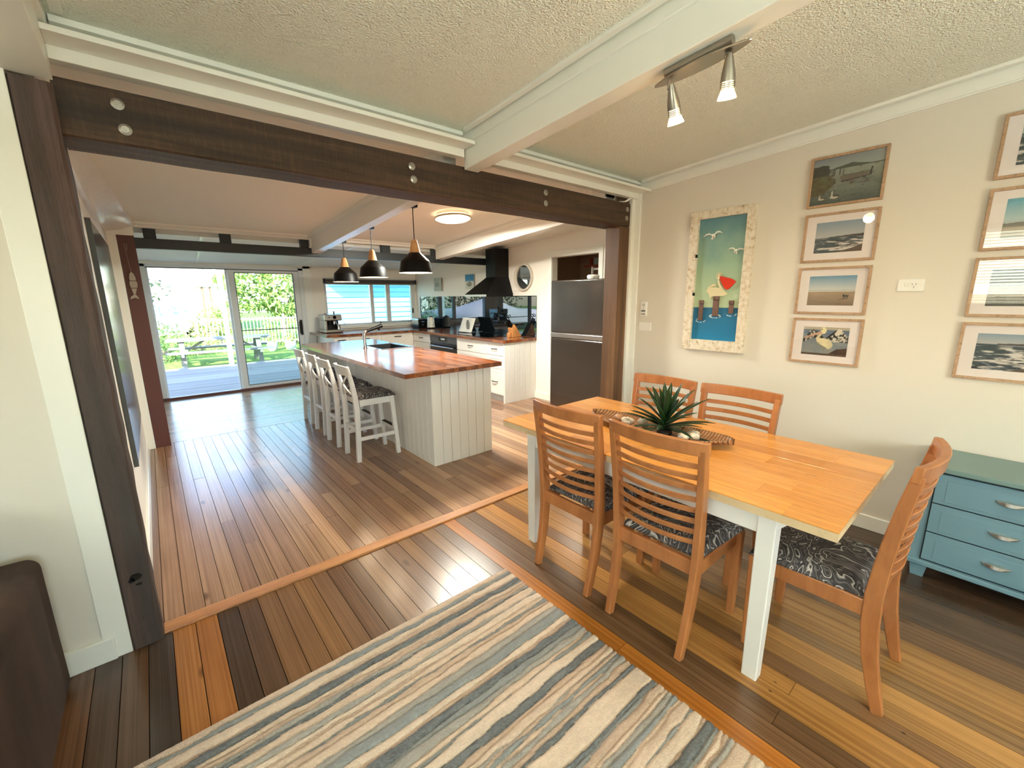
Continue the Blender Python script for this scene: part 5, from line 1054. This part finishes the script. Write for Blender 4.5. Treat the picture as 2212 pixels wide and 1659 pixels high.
m_lf1, m_lf2, m_lf3 = leafm('frangipani_leaf', '#4f7a35', '#a6bd63'), leafm('hedge_leaf', '#3c6a34', '#86a657'), leafm('shrub_leaf', '#6d8f3c', '#c0c979')
def tree(name, label, cat, base, parts, trunk, h):
    r = root(name, label, cat, base)
    MB().tube([(0, 0, 0), (.05, 0, h*.4), (-.02, .05, h*.7)], [.10, .08, .05], 10).tube([(.03, 0, h*.38), (.35, .1, h*.75)], [.06, .03], 8).tube([(.03, 0, h*.38), (-.4, -.1, h*.72)], [.06, .03], 8).part('trunk', trunk, r, auto=60)
    for k, (c, rad, n_, leaf, mat, sd) in enumerate(parts): foliage(n_, c, rad, leaf, mat, sd).part('foliage', mat, r, kind='stuff')
m_lf4 = leafm('dark_hedge_leaf', '#1f3321', '#3f5436')
m_bark = plain('bark', '#8d7e6a', .9)
tree('frangipani_tree', 'large leafy green tree behind the picket fence', 'tree', (4.2, 19.6, -.2), [((0, 0, 2.15), (1.9, 1.2, 1.3), 3800, .26, m_lf1, 1)], m_bark, 2.2)
tree('garden_shrub', 'yellow green shrub left of the deck post beyond the lawn', 'shrub', (1.75, 18.0, -.2), [((0, 0, .85), (.65, .4, .55), 1100, .16, m_lf3, 2)], m_bark, .9)
tree('garden_hedge', 'dark green bush at the left end of the picnic table', 'bush', (.15, 15.1, -.2), [((0, 0, .45), (.55, .6, .62), 1500, .10, m_lf2, 3)], m_bark, .5)
tree('garden_hedge', 'low pale hedge behind the picnic table', 'bush', (1.05, 16.3, -.2), [((0, 0, .35), (.75, .4, .42), 1200, .10, m_lf3, 4)], m_bark, .4)
tree('garden_shrub', 'flowering bushes just behind the white picket fence', 'shrub', (4.1, 17.6, -.2), [((0, 0, .45), (1.45, .3, .55), 2200, .10, m_lf3, 5)], m_bark, .4)
tree('tall_hedge', 'dark tall hedge behind the covered boat', 'hedge', (-4.2, 19.5, -.2), [((0, 0, 1.7), (4.0, 1.2, 1.9), 3800, .22, m_lf4, 8)], m_bark, 2.0)
for (x, y, lab, c_) in ((2.95, 15.6, 'grey round garden pot near the fence', '#a9a9a6'), (3.45, 15.4, 'pale square edged garden pot right of the grey pot', '#d8d2c6')):
    p_ = root('garden_pot', lab, 'pot', (x, y, -.2)); MB().lathe([(.09, 0), (.15, .08), (.17, .22), (.16, .30), (.14, .30), (.13, .26)], n=20).part('pot_body', plain('pot', c_, .7), p_, auto=50); foliage(120, (0, 0, .42), (.16, .16, .16), .10, m_lf3, int(x*10)).part('pot_plant', m_lf3, p_, kind='stuff')
# neighbour house with weatherboards
m_wb = plain('weatherboard_blue', '#7fbfe4', .6)
nb = root('neighbour_house', 'pale blue weatherboard house outside the kitchen window', 'building', (6.5, 13.6, -.2)); L0 = nb.location
MB(L0).box(3.9, 10, 13.03, 14.6, -.2, 2.9).part('house_body', m_wb, nb)
z = -.2
while z < 2.75:
    MB(L0).loft([[(3.86, 13.03, z), (3.86, 12.965, z), (3.86, 13.014, z+.158), (3.86, 13.03, z+.158)], [(10, 13.03, z), (10, 12.965, z), (10, 13.014, z+.158), (10, 13.03, z+.158)]]).part('weatherboard', m_wb, nb); z += .155
MB(L0).box(3.80, 3.90, 12.97, 13.06, -.2, 2.8).part('corner_board', m_trim, nb)
MB(L0).box(3.72, 10.2, 12.10, 14.9, 2.11, 2.24).part('eave', m_trim, nb)
# white house, shed and car to the left in the distance
nh = root('white_house', 'overexposed white neighbouring house beyond the garden', 'building', (-1.2, 27.0, -.2)); L0 = nh.location
mw_ = plain('render_white', '#f3f2ee', .7); MB(L0).box(-6, 2.3, 26, 32, -.2, 3.2).part('house_wall', mw_, nh); MB(L0).box(-6.4, 2.9, 25.3, 32.4, 3.2, 3.35).part('roof', mw_, nh)
MB(L0).box(1.75, 3.1, 24.4, 26, 2.02, 2.12).part('porch_roof', plain('porch_grey', '#8f9496', .6), nh); MB(L0).box(2.0, 2.08, 24.5, 24.58, -.2, 2.02).box(2.3, 2.38, 24.5, 24.58, -.2, 2.02).part('porch_post', plain('porch_brown', '#6b5340', .7), nh)
MB(L0).box(.9, 1.6, 25.98, 26.0, 2.25, 2.42).part('window', plain('far_window', '#b9c2c8', .2), nh)
cr = root('parked_car', 'white parked car with dark side window at the far left', 'car', (.1, 22.2, -.2)); L0 = cr.location
MB().prism([(-2.1, .35), (-2.15, .75), (-1.9, .95), (-1.0, 1.05), (-.5, 1.5), (.9, 1.52), (1.7, 1.05), (2.1, .98), (2.15, .4)], -.85, .85, lambda u, v, d: (u, d, v)).part('car_body', plain('car_white', '#e9ebec', .25), cr, bevel=.05, auto=40)
MB().prism([(-.82, 1.08), (-.45, 1.42), (.15, 1.44), (.15, 1.08)], -.87, -.85, lambda u, v, d: (u, d, v)).prism([(.22, 1.08), (.22, 1.44), (.85, 1.44), (1.3, 1.08)], -.87, -.85, lambda u, v, d: (u, d, v)).part('side_window', plain('car_glass', '#8fa3b5', .3), cr)
for x in (-1.35, 1.35):
    MB().lathe([(.33, -.1), (.33, .1), (.2, .11), (0, .11)], (x, -.78, .33), 20, (0, -1, 0)).part('wheel', m_black, cr, auto=40); MB().lathe([(.33, -.1), (.33, .1), (.2, .11), (0, .11)], (x, .78, .33), 20, (0, 1, 0)).part('wheel', m_black, cr, auto=40)
# covered boat, seen mirrored in the splashback
m_tarp = plain('boat_tarp', '#dfe3ea', .7); bt = root('covered_boat', 'boat under a pale tarpaulin on a trailer, seen mirrored in the splashback', 'boat', (-2.6, 15.2, -.2), math.radians(38))
rings = []
for t in np.linspace(0, 1, 17):
    x = -2.6+5.2*t; hw = .95*math.sin(math.pi*min(t*1.35+.18, 1)*.5)*(1-.75*max(0, t-.6)/.4); hb = 1.05+.25*math.sin(t*3.1)+.35*math.exp(-((t-.45)/.13)**2)+.03*math.sin(t*23)
    rings.append([(x, hw*1.0*q+.015*math.sin(5*q+t*19), (.42+.05*math.sin(17*t+3*q)) if abs(q) == 1 else .75+(hb-.75)*(1-q*q)**.6) for q in (-1, -.97, -.75, -.5, -.25, 0, .25, .5, .75, .97, 1)])
MB().loft(rings).part('tarpaulin', m_tarp, bt, auto=60)
MB().loft([[(-2.5, -.7, .35), (-2.5, .7, .35), (-2.5, .8, .6), (-2.5, -.8, .6)], [(1.2, -.6, .3), (1.2, .6, .3), (1.2, .75, .6), (1.2, -.75, .6)], [(2.6, -.05, .5), (2.6, .05, .5), (2.6, .1, .75), (2.6, -.1, .75)]]).part('hull', plain('hull_grey', '#7d8a8c', .4), bt)
MB().box(-2.2, 3.1, -.05, .05, .25, .32).box(-1.0, -.9, -.9, .9, .25, .32).part('trailer', plain('galvanised', '#8e9294', .4, .8), bt)
for s in (-1, 1): MB().lathe([(.28, -.08), (.28, .08), (.15, .09), (0, .09)], (-.95, s*.88, .28), 18, (0, s, 0)).part('wheel', m_black, bt, auto=40)
